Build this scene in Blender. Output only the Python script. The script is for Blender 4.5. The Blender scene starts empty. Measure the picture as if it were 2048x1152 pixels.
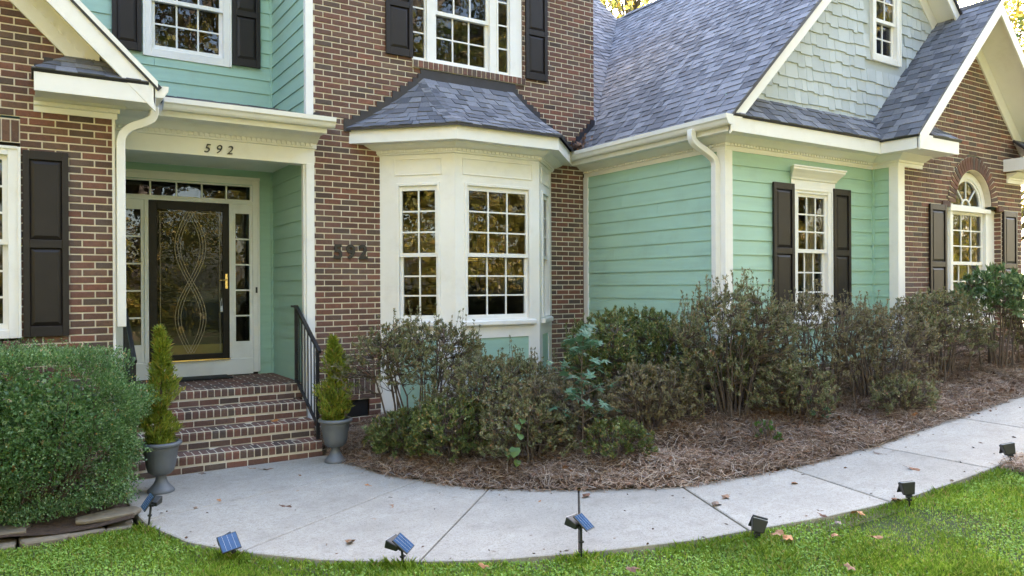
import bpy, math, random
import numpy as np
from mathutils import Vector, Matrix
R_ = math.radians
random.seed(7)
rng = np.random.default_rng(7)
scene = bpy.context.scene
col = scene.collection

# ------------------------------------------------------------------ camera
FPX, YAW, PITCH, ROLL = 1519.0, R_(32.685), -.001, R_(-.3)
CAM = np.array([0., 0., 1.93])
_F = np.array([math.sin(YAW)*math.cos(PITCH), math.cos(YAW)*math.cos(PITCH), math.sin(PITCH)])
_R = np.array([math.cos(YAW), -math.sin(YAW), 0.])
_U = np.cross(_R, _F)
_R, _U = math.cos(ROLL)*_R+math.sin(ROLL)*_U, -math.sin(ROLL)*_R+math.cos(ROLL)*_U
cam = bpy.data.cameras.new('camera')
cam.sensor_width = 36.; cam.lens = 36*FPX/2048; cam.clip_start = .05; cam.clip_end = 2000
camo = bpy.data.objects.new('camera', cam); col.objects.link(camo)
m = Matrix.Identity(4)
for i in range(3):
    m[i][0], m[i][1], m[i][2], m[i][3] = _R[i], _U[i], -_F[i], CAM[i]
camo.matrix_world = m
scene.camera = camo

# ------------------------------------------------------------------ light
SUN_AZ, SUN_EL = R_(57), R_(24)      # azimuth from +Y (depth) towards +X: the sun stands behind the house
world = bpy.data.worlds.new('World'); scene.world = world; world.use_nodes = True
wn = world.node_tree
sky = wn.nodes.new('ShaderNodeTexSky'); sky.sky_type = 'NISHITA'; sky.sun_disc = False
sky.sun_elevation = SUN_EL; sky.sun_rotation = SUN_AZ
sky.air_density = 1.0; sky.dust_density = 3.0; sky.ozone_density = .3
wn.nodes['Background'].inputs['Strength'].default_value = .10
wn.links.new(sky.outputs[0], wn.nodes['Background'].inputs['Color'])
sl = bpy.data.lights.new('sun', 'SUN'); sl.energy = 5.; sl.angle = R_(.5); sl.color = (1, .90, .76)
so = bpy.data.objects.new('sun', sl); col.objects.link(so)
sd = Vector((math.sin(SUN_AZ)*math.cos(SUN_EL), math.cos(SUN_AZ)*math.cos(SUN_EL), math.sin(SUN_EL)))
so.rotation_euler = sd.to_track_quat('Z', 'Y').to_euler()
vs = scene.view_settings
vs.view_transform = 'Standard'; vs.look = 'None'; vs.gamma = 1; vs.use_curve_mapping = False
vs.exposure = 4.15
vs.use_white_balance = True; vs.white_balance_temperature = 6500; vs.white_balance_tint = 14
scene.cycles.max_bounces = 8; scene.cycles.transparent_max_bounces = 12
scene.cycles.caustics_reflective = False; scene.cycles.caustics_refractive = False
scene.cycles.sample_clamp_indirect = 4
scene.cycles.use_denoising = True

# ------------------------------------------------------------------ helpers
def px(p):
    d = np.asarray(p, float)-CAM; w = d@_F
    return 1024+FPX*(d@_R)/w, 576-FPX*(d@_U)/w, w

def pxv(P):
    d = P-CAM; w = d@_F
    return 1024+FPX*(d@_R)/w, 576-FPX*(d@_U)/w, w

def tag(o, label=None, cat=None, group=None, kind=None):
    if label: o['label'] = label
    if cat: o['category'] = cat
    if group: o['group'] = group
    if kind: o['kind'] = kind
    return o

def empty(name, loc=(0, 0, 0), parent=None, rz=0):
    o = bpy.data.objects.new(name, None); col.objects.link(o)
    o.location = loc; o.rotation_euler = (0, 0, rz); o.empty_display_size = .1
    if parent: o.parent = parent
    return o

def link(name, me, parent=None, loc=None):
    o = bpy.data.objects.new(name, me); col.objects.link(o)
    if parent: o.parent = parent
    if loc is not None: o.location = loc
    return o

def fast_mesh(name, V, Fq, mat=None, smooth=False):
    V = np.asarray(V, np.float32); Fq = np.asarray(Fq, np.int32)
    k = Fq.shape[1]
    me = bpy.data.meshes.new(name)
    me.vertices.add(len(V)); me.vertices.foreach_set('co', V.ravel())
    me.loops.add(Fq.size); me.loops.foreach_set('vertex_index', Fq.ravel())
    me.polygons.add(len(Fq)); me.polygons.foreach_set('loop_start', np.arange(len(Fq), dtype=np.int32)*k)
    me.update(calc_edges=True)
    if smooth: me.polygons.foreach_set('use_smooth', np.ones(len(Fq), bool))
    if mat: me.materials.append(mat)
    return me

class Fr:
    """wall frame: s along the wall (viewer's right), n outward, z up"""
    def __init__(self, O, S):
        self.O = np.array([O[0], O[1], 0.]); l = math.hypot(*S)
        self.S = np.array([S[0]/l, S[1]/l, 0.]); self.N = np.array([self.S[1], -self.S[0], 0.])
    def P(self, s, n, z): return tuple(self.O+s*self.S+n*self.N+np.array([0, 0, z]))

WORLD = Fr((0, 0), (1, 0))   # s = X, n = -Y

class MB:
    def __init__(self): self.v = []; self.f = []
    def add(self, vs, fs):
        b = len(self.v); self.v += [tuple(x) for x in vs]; self.f += [tuple(b+i for i in f) for f in fs]; return self
    def hexa(self, c):
        return self.add(c, [(0, 3, 2, 1), (4, 5, 6, 7), (0, 1, 5, 4), (1, 2, 6, 5), (2, 3, 7, 6), (3, 0, 4, 7)])
    def box(self, fr, s0, s1, n0, n1, z0, z1):
        P = fr.P
        return self.hexa([P(s0, n1, z0), P(s1, n1, z0), P(s1, n0, z0), P(s0, n0, z0), P(s0, n1, z1), P(s1, n1, z1), P(s1, n0, z1), P(s0, n0, z1)])
    def wbox(self, x0, x1, y0, y1, z0, z1):
        return self.hexa([(x0, y0, z0), (x1, y0, z0), (x1, y1, z0), (x0, y1, z0), (x0, y0, z1), (x1, y0, z1), (x1, y1, z1), (x0, y1, z1)])
    def prism(self, fr, prof, s0, s1, m0=0., m1=0.):
        """extrude an (n,z) profile along s; m0/m1 mitre the ends"""
        k = len(prof)
        a = [fr.P(s0-n*m0, n, z) for n, z in prof]; b = [fr.P(s1+n*m1, n, z) for n, z in prof]
        return self.add(a+b, [(i, (i+1) % k, k+(i+1) % k, k+i) for i in range(k)]+[tuple(range(k-1, -1, -1)), tuple(range(k, 2*k))])
    def poly(self, pts, ex):
        """extrude a 3D polygon by vector ex"""
        k = len(pts); q = [tuple(np.array(p)+np.array(ex)) for p in pts]
        return self.add(list(pts)+q, [tuple(range(k)), tuple(range(2*k-1, k-1, -1))]+[(i, k+i, k+(i+1) % k, (i+1) % k) for i in range(k)])
    def tube(self, path, r, sides=8, caps=True, flat=None):
        pts = [np.array(p, float) for p in path]; n = len(pts)
        rr = r if hasattr(r, '__len__') else [r]*n
        base = len(self.v); prev = None
        for i, p in enumerate(pts):
            t = pts[min(i+1, n-1)]-pts[max(i-1, 0)]; t = t/(np.linalg.norm(t)+1e-9)
            if prev is None:
                a = np.array([0, 0, 1.]) if abs(t[2]) < .9 else np.array([1., 0, 0])
                u = np.cross(t, a)
            else: u = prev-t*(prev@t)
            u /= np.linalg.norm(u); prev = u; w = np.cross(t, u)
            for j in range(sides):
                an = 2*math.pi*(j+.5)/sides
                self.v.append(tuple(p+rr[i]*(math.cos(an)*u+math.sin(an)*w)))
        for i in range(n-1):
            for j in range(sides):
                a = base+i*sides+j; b = base+i*sides+(j+1) % sides
                self.f.append((a, b, b+sides, a+sides))
        if caps:
            self.f.append(tuple(base+j for j in range(sides-1, -1, -1)))
            self.f.append(tuple(base+(n-1)*sides+j for j in range(sides)))
        return self
    def lathe(self, prof, c=(0, 0, 0), sides=24, flute=0., fl=(0, 0)):
        base = len(self.v); n = len(prof)
        for i, (r, z) in enumerate(prof):
            for j in range(sides):
                a = 2*math.pi*j/sides
                q = r*(1-(flute if (j % 2 and fl[0] <= z <= fl[1]) else 0))
                self.v.append((c[0]+q*math.cos(a), c[1]+q*math.sin(a), c[2]+z))
        for i in range(n-1):
            for j in range(sides):
                a = base+i*sides+j; b = base+i*sides+(j+1) % sides
                self.f.append((a, b, b+sides, a+sides))
        self.f.append(tuple(base+j for j in range(sides-1, -1, -1)))
        self.f.append(tuple(base+(n-1)*sides+j for j in range(sides)))
        return self
    def mesh(self, name, mat, smooth=False):
        me = bpy.data.meshes.new(name); me.from_pydata(self.v, [], self.f)
        if mat: me.materials.append(mat)
        if smooth: me.polygons.foreach_set('use_smooth', [True]*len(me.polygons))
        me.update(); return me
    def build(self, name, mat, parent=None, smooth=False, bevel=0):
        o = link(name, self.mesh(name, mat, smooth), parent)
        if bevel:
            b = o.modifiers.new('bevel', 'BEVEL'); b.width = bevel; b.segments = 2; b.limit_method = 'ANGLE'
        return o

# ------------------------------------------------------------------ materials
def mat_new(name):
    mt = bpy.data.materials.new(name); mt.use_nodes = True
    nt = mt.node_tree; return mt, nt, nt.nodes['Principled BSDF']

def N(nt, t, **kw):
    n = nt.nodes.new(t)
    for k, v in kw.items():
        if k in n.inputs: n.inputs[k].default_value = v
        else: setattr(n, k, v)
    return n

def ramp(nt, src, stops, interp='LINEAR'):
    r = nt.nodes.new('ShaderNodeValToRGB'); r.color_ramp.interpolation = interp
    e = r.color_ramp.elements
    while len(e) < len(stops): e.new(.5)
    for i, (p, c) in enumerate(stops):
        e[i].position = p; e[i].color = (*c, 1) if len(c) == 3 else c
    nt.links.new(src, r.inputs[0]); return r.outputs[0]

def mixc(nt, fac, a, b, mode='MIX'):
    x = nt.nodes.new('ShaderNodeMix'); x.data_type = 'RGBA'; x.blend_type = mode
    for sock, val in ((x.inputs[0], fac), (x.inputs[6], a), (x.inputs[7], b)):
        if hasattr(val, 'is_output'): nt.links.new(val, sock)
        elif isinstance(val, (int, float)): sock.default_value = val
        else: sock.default_value = (*val, 1)
    return x.outputs[2]

def noise(nt, scale, detail=4., rough=.55, coord='Object', vec=None, stretch=None):
    n = N(nt, 'ShaderNodeTexNoise', Scale=scale, Detail=detail, Roughness=rough)
    if vec is None:
        tc = nt.nodes.new('ShaderNodeTexCoord'); vec = tc.outputs[coord]
    if stretch:
        mp = nt.nodes.new('ShaderNodeMapping'); mp.inputs['Scale'].default_value = stretch
        nt.links.new(vec, mp.inputs['Vector']); vec = mp.outputs[0]
    nt.links.new(vec, n.inputs['Vector']); return n.outputs['Fac']

def geopos(nt):
    return nt.nodes.new('ShaderNodeNewGeometry').outputs['Position']

def bump(nt, bs, src, strength=.3, dist=.01):
    b = N(nt, 'ShaderNodeBump', Strength=strength, Distance=dist)
    nt.links.new(src, b.inputs['Height']); nt.links.new(b.outputs[0], bs.inputs['Normal'])

def piece_random(nt):
    g = nt.nodes.new('ShaderNodeNewGeometry'); oi = nt.nodes.new('ShaderNodeObjectInfo')
    a = N(nt, 'ShaderNodeMath', operation='ADD'); f = N(nt, 'ShaderNodeMath', operation='FRACT')
    nt.links.new(g.outputs['Random Per Island'], a.inputs[0]); nt.links.new(oi.outputs['Random'], a.inputs[1])
    nt.links.new(a.outputs[0], f.inputs[0]); return f.outputs[0]

def m_brick(name, dark=1.):
    mt, nt, bs = mat_new(name)
    r = piece_random(nt)
    s = lambda c: (c[0]*dark*1.0, c[1]*dark*1.0, c[2]*dark*.95)
    c = ramp(nt, r, [(0, s((.060, .040, .034))), (.12, s((.115, .056, .042))), (.3, s((.160, .068, .048))), (.47, s((.100, .056, .044))),
                     (.62, s((.205, .080, .054))), (.78, s((.125, .064, .048))), (.9, s((.080, .060, .050))), (1, s((.185, .092, .062)))])
    p = geopos(nt)
    n1 = noise(nt, 26, 5, .65, vec=p)
    c = mixc(nt, ramp(nt, n1, [(.35, (0, 0, 0)), (.75, (.5, .5, .5))]), c, s((.030, .022, .022)))
    n2 = noise(nt, 90, 3, .6, vec=p)
    c = mixc(nt, ramp(nt, n2, [(.58, (0, 0, 0)), (.75, (.3, .3, .3))]), c, s((.33, .22, .17)))
    n3 = noise(nt, 1.3, 3, .6, vec=p)
    c = mixc(nt, ramp(nt, n3, [(.5, (0, 0, 0)), (.75, (.25, .25, .25))]), c, s((.26, .20, .17)))
    nt.links.new(c, bs.inputs['Base Color']); bs.inputs['Roughness'].default_value = .85
    bump(nt, bs, noise(nt, 160, 4, .6, vec=p), .5, .003)
    return mt

def m_simple(name, colr, rough=.5, var=.12, scale=6., bmp=0., bscale=80., metal=0., stretch=None, dirt=None, spec=None):
    mt, nt, bs = mat_new(name)
    p = geopos(nt)
    n = noise(nt, scale, 5, .6, vec=p, stretch=stretch)
    lo = tuple(x*(1-var) for x in colr); hi = tuple(min(1, x*(1+var)) for x in colr)
    c = ramp(nt, n, [(.3, lo), (.7, hi)])
    if dirt:
        c = mixc(nt, ramp(nt, noise(nt, dirt[1], 6, .7, vec=p), [(.52, (0, 0, 0)), (.8, (dirt[2],)*3)]), c, dirt[0])
    nt.links.new(c, bs.inputs['Base Color'])
    bs.inputs['Roughness'].default_value = rough; bs.inputs['Metallic'].default_value = metal
    if spec is not None: bs.inputs['Specular IOR Level'].default_value = spec
    if bmp: bump(nt, bs, noise(nt, bscale, 4, .6, vec=p, stretch=stretch), bmp, .004)
    return mt

def m_pieces(name, stops, rough=.8, bscale=120., bmp=.4, nscale=8., nvar=.25, spec=None):
    mt, nt, bs = mat_new(name)
    c = ramp(nt, piece_random(nt), stops)
    p = geopos(nt)
    n = noise(nt, nscale, 4, .65, vec=p)
    c = mixc(nt, ramp(nt, n, [(.3, (nvar,)*3), (.7, (0, 0, 0))]), c, tuple(.45*x for x in stops[0][1]))
    nt.links.new(c, bs.inputs['Base Color']); bs.inputs['Roughness'].default_value = rough
    if spec is not None: bs.inputs['Specular IOR Level'].default_value = spec
    if bmp: bump(nt, bs, noise(nt, bscale, 4, .6, vec=p), bmp, .003)
    return mt

def m_leaf(name, stops, trans=.35, rough=.45, nscale=3., spec=.5):
    mt, nt, bs = mat_new(name)
    g = nt.nodes.new('ShaderNodeNewGeometry')
    c = ramp(nt, g.outputs['Random Per Island'], stops)
    n = noise(nt, nscale, 3, .6, vec=g.outputs['Position'])
    c = mixc(nt, ramp(nt, n, [(.35, (.45,)*3), (.65, (0, 0, 0))]), c, tuple(.55*x for x in stops[0][1]))
    nt.links.new(c, bs.inputs['Base Color']); bs.inputs['Roughness'].default_value = rough
    bs.inputs['Specular IOR Level'].default_value = spec
    tr = nt.nodes.new('ShaderNodeBsdfTranslucent'); nt.links.new(c, tr.inputs['Color'])
    mx = nt.nodes.new('ShaderNodeMixShader'); mx.inputs[0].default_value = trans
    nt.links.new(bs.outputs[0], mx.inputs[1]); nt.links.new(tr.outputs[0], mx.inputs[2])
    nt.links.new(mx.outputs[0], nt.nodes['Material Output'].inputs['Surface'])
    return mt

def m_glass(name, tint=(.72, .74, .72), ior=1.62, wav=.018):
    mt, nt, bs = mat_new(name)
    p = geopos(nt)
    b = N(nt, 'ShaderNodeBump', Strength=wav, Distance=.06)
    nt.links.new(noise(nt, 5., 2, .5, vec=p), b.inputs['Height'])
    gl = nt.nodes.new('ShaderNodeBsdfGlossy'); gl.inputs['Roughness'].default_value = .012
    nt.links.new(b.outputs[0], gl.inputs['Normal'])
    tr = nt.nodes.new('ShaderNodeBsdfTransparent'); tr.inputs[0].default_value = (*tint, 1)
    fr = N(nt, 'ShaderNodeFresnel', IOR=ior)
    mx = nt.nodes.new('ShaderNodeMixShader')
    nt.links.new(fr.outputs[0], mx.inputs[0]); nt.links.new(tr.outputs[0], mx.inputs[1]); nt.links.new(gl.outputs[0], mx.inputs[2])
    nt.links.new(mx.outputs[0], nt.nodes['Material Output'].inputs['Surface'])
    return mt

M = {}
M['brick'] = m_brick('brick_clay', 1.15)
M['mortar'] = m_simple('mortar', (.64, .575, .455), .95, .12, 9, .5, 120)
M['white'] = m_simple('white_trim_paint', (.80, .79, .76), .45, .03, 2.5, .08, 60, dirt=((.50, .47, .41), 3.0, .28))
M['gutter'] = m_simple('white_gutter_metal', (.76, .75, .71), .35, .04, 3, dirt=((.45, .42, .36), 5, .3))
M['siding'] = m_simple('mint_siding_paint', (.345, .535, .435), .5, .05, 1.2, .25, 40, stretch=(1, 1, 14), dirt=((.24, .34, .27), 2.6, .38))
M['shake'] = m_pieces('grey_green_shake', [(0, (.43, .48, .50)), (.5, (.48, .53, .55)), (1, (.52, .57, .59))], .6, 60, .3, 5, .15)
M['shutter'] = m_simple('dark_shutter_paint', (.018, .0145, .0140), .42, .12, 5, .06, 90, spec=.3)
M['shingle'] = m_pieces('asphalt_shingle', [(0, (.095, .100, .116)), (.3, (.145, .150, .170)), (.6, (.19, .196, .22)), (.85, (.245, .25, .272)), (1, (.125, .13, .148))], .9, 300, .6, 40, .3, spec=.25)
M['flash'] = m_simple('black_flashing', (.022, .021, .028), .4, .2, 8)
M['glass'] = m_glass('window_glass')
M['doorglass'] = m_glass('storm_door_glass', (.55, .62, .50), 1.38, .02)
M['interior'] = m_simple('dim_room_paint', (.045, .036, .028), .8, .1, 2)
M['curtain'] = m_simple('sheer_curtain_cloth', (.60, .57, .55), .8, .1, 6)
M['door'] = m_simple('dark_bronze_door', (.014, .012, .009), .4, .15, 6, spec=.2)
M['brass'] = m_simple('polished_brass', (.72, .52, .20), .25, .1, 20, metal=1.)
M['came'] = m_simple('lead_came', (.30, .27, .19), .45, .1, 20, metal=.6)
M['oldbrass'] = m_simple('dull_brass', (.34, .25, .09), .45, .15, 9, metal=.8)
M['iron'] = m_simple('black_iron', (.015, .015, .016), .4, .2, 10)
M['mat'] = m_simple('rubber_doormat', (.020, .020, .018), .9, .2, 30, .6, 200)
M['urn'] = m_simple('grey_resin_urn', (.125, .135, .145), .5, .12, 8, .1, 60, dirt=((.10, .07, .055), 9, .3))
M['soil'] = m_simple('potting_soil', (.035, .025, .018), .95, .3, 30, .8, 90)
M['solar'] = m_simple('blue_solar_cell', (.030, .075, .170), .15, .15, 30)
M['plastic'] = m_simple('black_plastic', (.018, .021, .020), .45, .2, 12)
M['lens'] = m_simple('clear_lamp_lens', (.50, .52, .54), .15, .1, 30)
M['stone'] = m_simple('field_stone', (.20, .165, .115), .9, .25, 7, .7, 40, dirt=((.13, .15, .09), 5, .5))
M['bark'] = m_simple('shrub_bark', (.11, .082, .062), .9, .3, 25, .5, 90)
M['trunk'] = m_simple('tree_bark', (.085, .070, .055), .95, .3, 6, .8, 20)

def m_concrete():
    mt, nt, bs = mat_new('broom_concrete')
    p = geopos(nt)
    c = ramp(nt, noise(nt, 130, 4, .75, vec=p), [(.30, (.235, .215, .185)), (.47, (.40, .375, .327)), (.62, (.465, .437, .385)), (.75, (.565, .535, .48))])
    c = mixc(nt, ramp(nt, noise(nt, 1.1, 7, .7, vec=p), [(.42, (0, 0, 0)), (.68, (.6,)*3)]), c, (.27, .25, .215))
    c = mixc(nt, ramp(nt, noise(nt, 5.5, 6, .75, vec=p), [(.52, (0, 0, 0)), (.74, (.55,)*3)]), c, (.215, .19, .155))
    c = mixc(nt, ramp(nt, noise(nt, 2.6, 5, .6, vec=p, stretch=(1, 1.7, 1)), [(.58, (0, 0, 0)), (.72, (.35,)*3)]), c, (.55, .52, .465))
    c = mixc(nt, ramp(nt, noise(nt, 38, 3, .8, vec=p), [(.5, (0, 0, 0)), (.66, (.6,)*3)]), c, (.25, .225, .185))
    oi = nt.nodes.new('ShaderNodeObjectInfo'); c = mixc(nt, 1., c, ramp(nt, oi.outputs['Random'], [(0, (.86, .86, .85)), (1, (1.0, .99, .97))]), 'MULTIPLY')
    sp = N(nt, 'ShaderNodeTexVoronoi', Scale=48.); nt.links.new(p, sp.inputs['Vector'])
    c = mixc(nt, ramp(nt, sp.outputs['Distance'], [(.08, (.75,)*3), (.25, (0, 0, 0))]), c, (.13, .115, .095))
    nt.links.new(c, bs.inputs['Base Color']); bs.inputs['Roughness'].default_value = .9
    bump(nt, bs, noise(nt, 140, 5, .7, vec=p), .5, .004)
    return mt
M['concrete'] = m_concrete()
M['joint'] = m_simple('walk_joint_dirt', (.05, .038, .026), .95, .4, 14, .5, 60)

def m_ground():
    mt, nt, bs = mat_new('lawn_ground')
    p = geopos(nt)
    c = ramp(nt, noise(nt, .35, 6, .65, vec=p), [(.3, (.045, .075, .018)), (.5, (.075, .10, .028)), (.62, (.17, .115, .055)), (.8, (.26, .16, .08))])
    c = mixc(nt, ramp(nt, noise(nt, 18, 4, .7, vec=p), [(.4, (.5,)*3), (.65, (0, 0, 0))]), c, (.03, .035, .012))
    nt.links.new(c, bs.inputs['Base Color']); bs.inputs['Roughness'].default_value = .95
    bump(nt, bs, noise(nt, 30, 5, .7, vec=p), .8, .02)
    return mt
M['ground'] = m_ground()

def m_mulch():
    mt, nt, bs = mat_new('mulch_bed')
    p = geopos(nt)
    c = ramp(nt, noise(nt, 22, 6, .75, vec=p), [(.3, (.032, .020, .013)), (.55, (.095, .058, .036)), (.75, (.16, .105, .070))])
    nt.links.new(c, bs.inputs['Base Color']); bs.inputs['Roughness'].default_value = .95
    bump(nt, bs, noise(nt, 45, 6, .75, vec=p), 1., .03)
    return mt
M['mulch'] = m_mulch()
M['straw'] = m_leaf('pine_straw', [(0, (0.156, 0.078, 0.037)), (.2, (0.261, 0.150, 0.082)), (.45, (0.375, 0.252, 0.158)), (.7, (0.501, 0.386, 0.273)), (.88, (0.564, 0.482, 0.393)), (1, (0.271, 0.112, 0.046))], .1, .7, 1.1)
M['grass'] = m_leaf('grass_blade', [(0, (0.153, 0.270, 0.027)), (.4, (0.292, 0.473, 0.046)), (.75, (0.445, 0.621, 0.082)), (.92, (0.585, 0.675, 0.137)), (.96, (0.696, 0.567, 0.218)), (1, (0.585, 0.405, 0.164))], .35, .7, 1.0, .25)
M['clover'] = m_leaf('clover_leaf', [(0, (0.172, 0.333, 0.059)), (.5, (0.276, 0.454, 0.089)), (1, (0.380, 0.544, 0.149))], .3, .8, 2., .15)
M['boxwood'] = m_leaf('boxwood_leaf', [(0, (0.079, 0.174, 0.051)), (.5, (0.150, 0.288, 0.089)), (.85, (0.264, 0.413, 0.162)), (.97, (0.422, 0.544, 0.290)), (1, (0.581, 0.281, 0.102))], .25, .35)
M['azalea'] = m_leaf('azalea_leaf', [(0, (0.119, 0.137, 0.056)), (.35, (0.196, 0.215, 0.094)), (.65, (0.280, 0.293, 0.150)), (.85, (0.350, 0.312, 0.188)), (.95, (0.336, 0.221, 0.125)), (1, (0.392, 0.182, 0.100))], .25, .4)
M['azalea_dark'] = m_leaf('dark_azalea_leaf', [(0, (0.074, 0.118, 0.035)), (.5, (0.142, 0.196, 0.056)), (.85, (0.279, 0.300, 0.092)), (1, (0.433, 0.263, 0.120))], .25, .45)
M['brown_leaf'] = m_leaf('bronzed_leaf', [(0, (0.149, 0.134, 0.070)), (.35, (0.230, 0.198, 0.110)), (.6, (0.297, 0.256, 0.156)), (.8, (0.216, 0.230, 0.102)), (1, (0.405, 0.282, 0.180))], .25, .5)
M['arbor'] = m_leaf('arborvitae_spray', [(0, (0.145, 0.214, 0.022)), (.5, (0.268, 0.343, 0.036)), (.85, (0.414, 0.446, 0.055)), (1, (0.510, 0.316, 0.061))], .3, .5, 6.)
M['gum'] = m_leaf('gum_leaf', [(0, (.055, .125, .060)), (.5, (.095, .20, .110)), (1, (.16, .28, .18))], .3, .4)
M['rhodo'] = m_leaf('glossy_leaf', [(0, (0.058, 0.127, 0.044)), (.5, (0.117, 0.200, 0.073)), (1, (0.225, 0.300, 0.146))], .25, .35)
M['vine'] = m_leaf('vine_leaf', [(0, (0.072, 0.156, 0.027)), (1, (0.110, 0.204, 0.048))], .3, .4)
M['dry'] = m_leaf('dry_leaf', [(0, (.090, .045, .028)), (.35, (.17, .085, .045)), (.6, (.20, .14, .10)), (.8, (.15, .12, .11)), (1, (.36, .15, .05))], .15, .6)
M['fallen'] = m_pieces('fallen_leaf_skin', [(0, (.11, .055, .035)), (.3, (.26, .115, .05)), (.5, (.22, .17, .13)), (.7, (.48, .19, .04)), (.85, (.17, .14, .13)), (1, (.33, .25, .19))], .7, 60, .3, 30, .3)
M['tree_gold'] = m_leaf('autumn_leaf', [(0, (0.123, 0.138, 0.022)), (.35, (0.228, 0.218, 0.035)), (.6, (0.361, 0.299, 0.050)), (.85, (0.418, 0.253, 0.050)), (1, (0.142, 0.196, 0.040))], .45, .5, .5)
M['tree_green'] = m_leaf('tree_leaf', [(0, (.045, .075, .018)), (.5, (.10, .13, .030)), (.85, (.20, .20, .045)), (1, (.30, .22, .05))], .45, .5, .5)

# ------------------------------------------------------------------ terrain heights
def wz(X):
    X = np.minimum(np.asarray(X, float), 16.)
    return .08*np.log1p(np.exp((X-3)*3))/3
NEAR = [(.77, 8.47), (.77, 7.39), (.82, 6.86), (1.02, 6.21), (1.32, 5.75), (1.75, 5.27), (2.2, 4.91), (2.8, 4.54), (3.44, 4.22), (4.11, 3.9), (4.5, 3.78), (5.11, 3.57), (5.81, 3.4), (6.44, 3.34), (7.08, 3.31), (8.6, 3.3), (10.4, 3.3), (12.2, 3.32), (14.2, 3.3)]
FAR = [(2.95, 8.47), (2.99, 7.97), (3.04, 7.65), (3.10, 7.22), (3.28, 6.8), (3.42, 6.44), (3.63, 6.07), (4.2, 5.45), (4.6, 5.10), (4.9, 4.87), (5.48, 4.68), (5.95, 4.56), (6.63, 4.47), (7.1, 4.43), (7.93, 4.45), (8.7, 4.44), (10.4, 4.46), (12.2, 4.48), (14.2, 4.46)]
def poly_dist(X, Y, pl):
    d = np.full(np.shape(X), 1e9)
    for (x0, y0), (x1, y1) in zip(pl[:-1], pl[1:]):
        dx, dy = x1-x0, y1-y0
        t = np.clip(((X-x0)*dx+(Y-y0)*dy)/(dx*dx+dy*dy), 0, 1)
        d = np.minimum(d, np.hypot(X-x0-t*dx, Y-y0-t*dy))
    return d
def in_poly(X, Y, pl):
    r = np.zeros(np.shape(X), bool); n = len(pl)
    for i in range(n):
        x0, y0 = pl[i]; x1, y1 = pl[(i+1) % n]
        c = ((y0 > Y) != (y1 > Y)) & (X < (x1-x0)*(Y-y0)/((y1-y0)+1e-12)+x0)
        r ^= c
    return r
WALK = NEAR+FAR[::-1]
BED = FAR+[(14.2, 6.3), (10.2, 6.3), (10.2, 6.6), (7.1, 6.6), (7.1, 9.4), (2.95, 9.4)]
def hash_noise(X, Y, f):
    return .5*np.sin(X*f*1.3+1.7*np.sin(Y*f*.7))+.5*np.sin(Y*f*1.1+2.1*np.sin(X*f*.9+1))
def mulch_z(X, Y):
    X = np.asarray(X, float); Y = np.asarray(Y, float)
    d = poly_dist(X, Y, FAR); t = np.clip(d/1.7, 0, 1); t = t*t*(3-2*t)
    return wz(X)+.015+.045*np.clip(d/.12, 0, 1)+.20*t+.018*hash_noise(X, Y, 5)*np.clip(d/.2, 0, 1)
def lawn_z(X, Y):
    return wz(X)-.035+.012*hash_noise(np.asarray(X), np.asarray(Y), 2.2)

# ground sheet
gx = np.unique(np.concatenate([np.linspace(-400, -12, 14), np.linspace(-12, 20, 100), np.linspace(20, 400, 14)]))
gy = np.unique(np.concatenate([np.linspace(-400, -6, 14), np.linspace(-6, 14, 70), np.linspace(14, 400, 14)]))
GX, GY = np.meshgrid(gx, gy)
GZ = lawn_z(GX, GY)-.030
near_ = poly_dist(GX, GY, NEAR); inw = in_poly(GX, GY, WALK) | in_poly(GX, GY, BED)
GZ = np.where(inw, wz(GX)-.13, GZ)
V = np.stack([GX, GY, GZ], -1).reshape(-1, 3); nx = len(gx)
I = (np.arange(len(gy)-1)[:, None]*nx+np.arange(nx-1)[None]).ravel()
tag(link('ground', fast_mesh('ground', V, np.stack([I, I+1, I+nx+1, I+nx], -1), M['ground'], True)), kind='structure')

# mulch bed sheet
bx = np.arange(2.85, 14.3, .06); by = np.arange(4.2, 9.5, .06)
BX, BY = np.meshgrid(bx, by); BZ = mulch_z(BX, BY)
V = np.stack([BX, BY, BZ], -1).reshape(-1, 3); nx = len(bx)
I = (np.arange(len(by)-1)[:, None]*nx+np.arange(nx-1)[None]).ravel()
cx_ = V[I, 0]+.03; cy_ = V[I, 1]+.03
keep = in_poly(cx_, cy_, BED) | (poly_dist(cx_, cy_, FAR) < .03)
I = I[keep]
mulch_o = tag(link('mulch_bed', fast_mesh('mulch_bed', V, np.stack([I, I+1, I+nx+1, I+nx], -1), M['mulch'], True)), kind='structure')
# left bed behind the stones
lb = MB()
for i in range(12):
    for j in range(12):
        x0, x1 = -2.6+i*.28, -2.6+(i+1)*.28; y0, y1 = 7.0+j*.15, 7.0+(j+1)*.15
        zf = lambda x, y: .02+.03*math.sin(x*5)*math.sin(y*6)
        lb.add([(x0, y0, zf(x0, y0)), (x1, y0, zf(x1, y0)), (x1, y1, zf(x1, y1)), (x0, y1, zf(x0, y1))], [(0, 1, 2, 3)])
tag(lb.build('planting_bed', M['mulch']), kind='structure')

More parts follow.
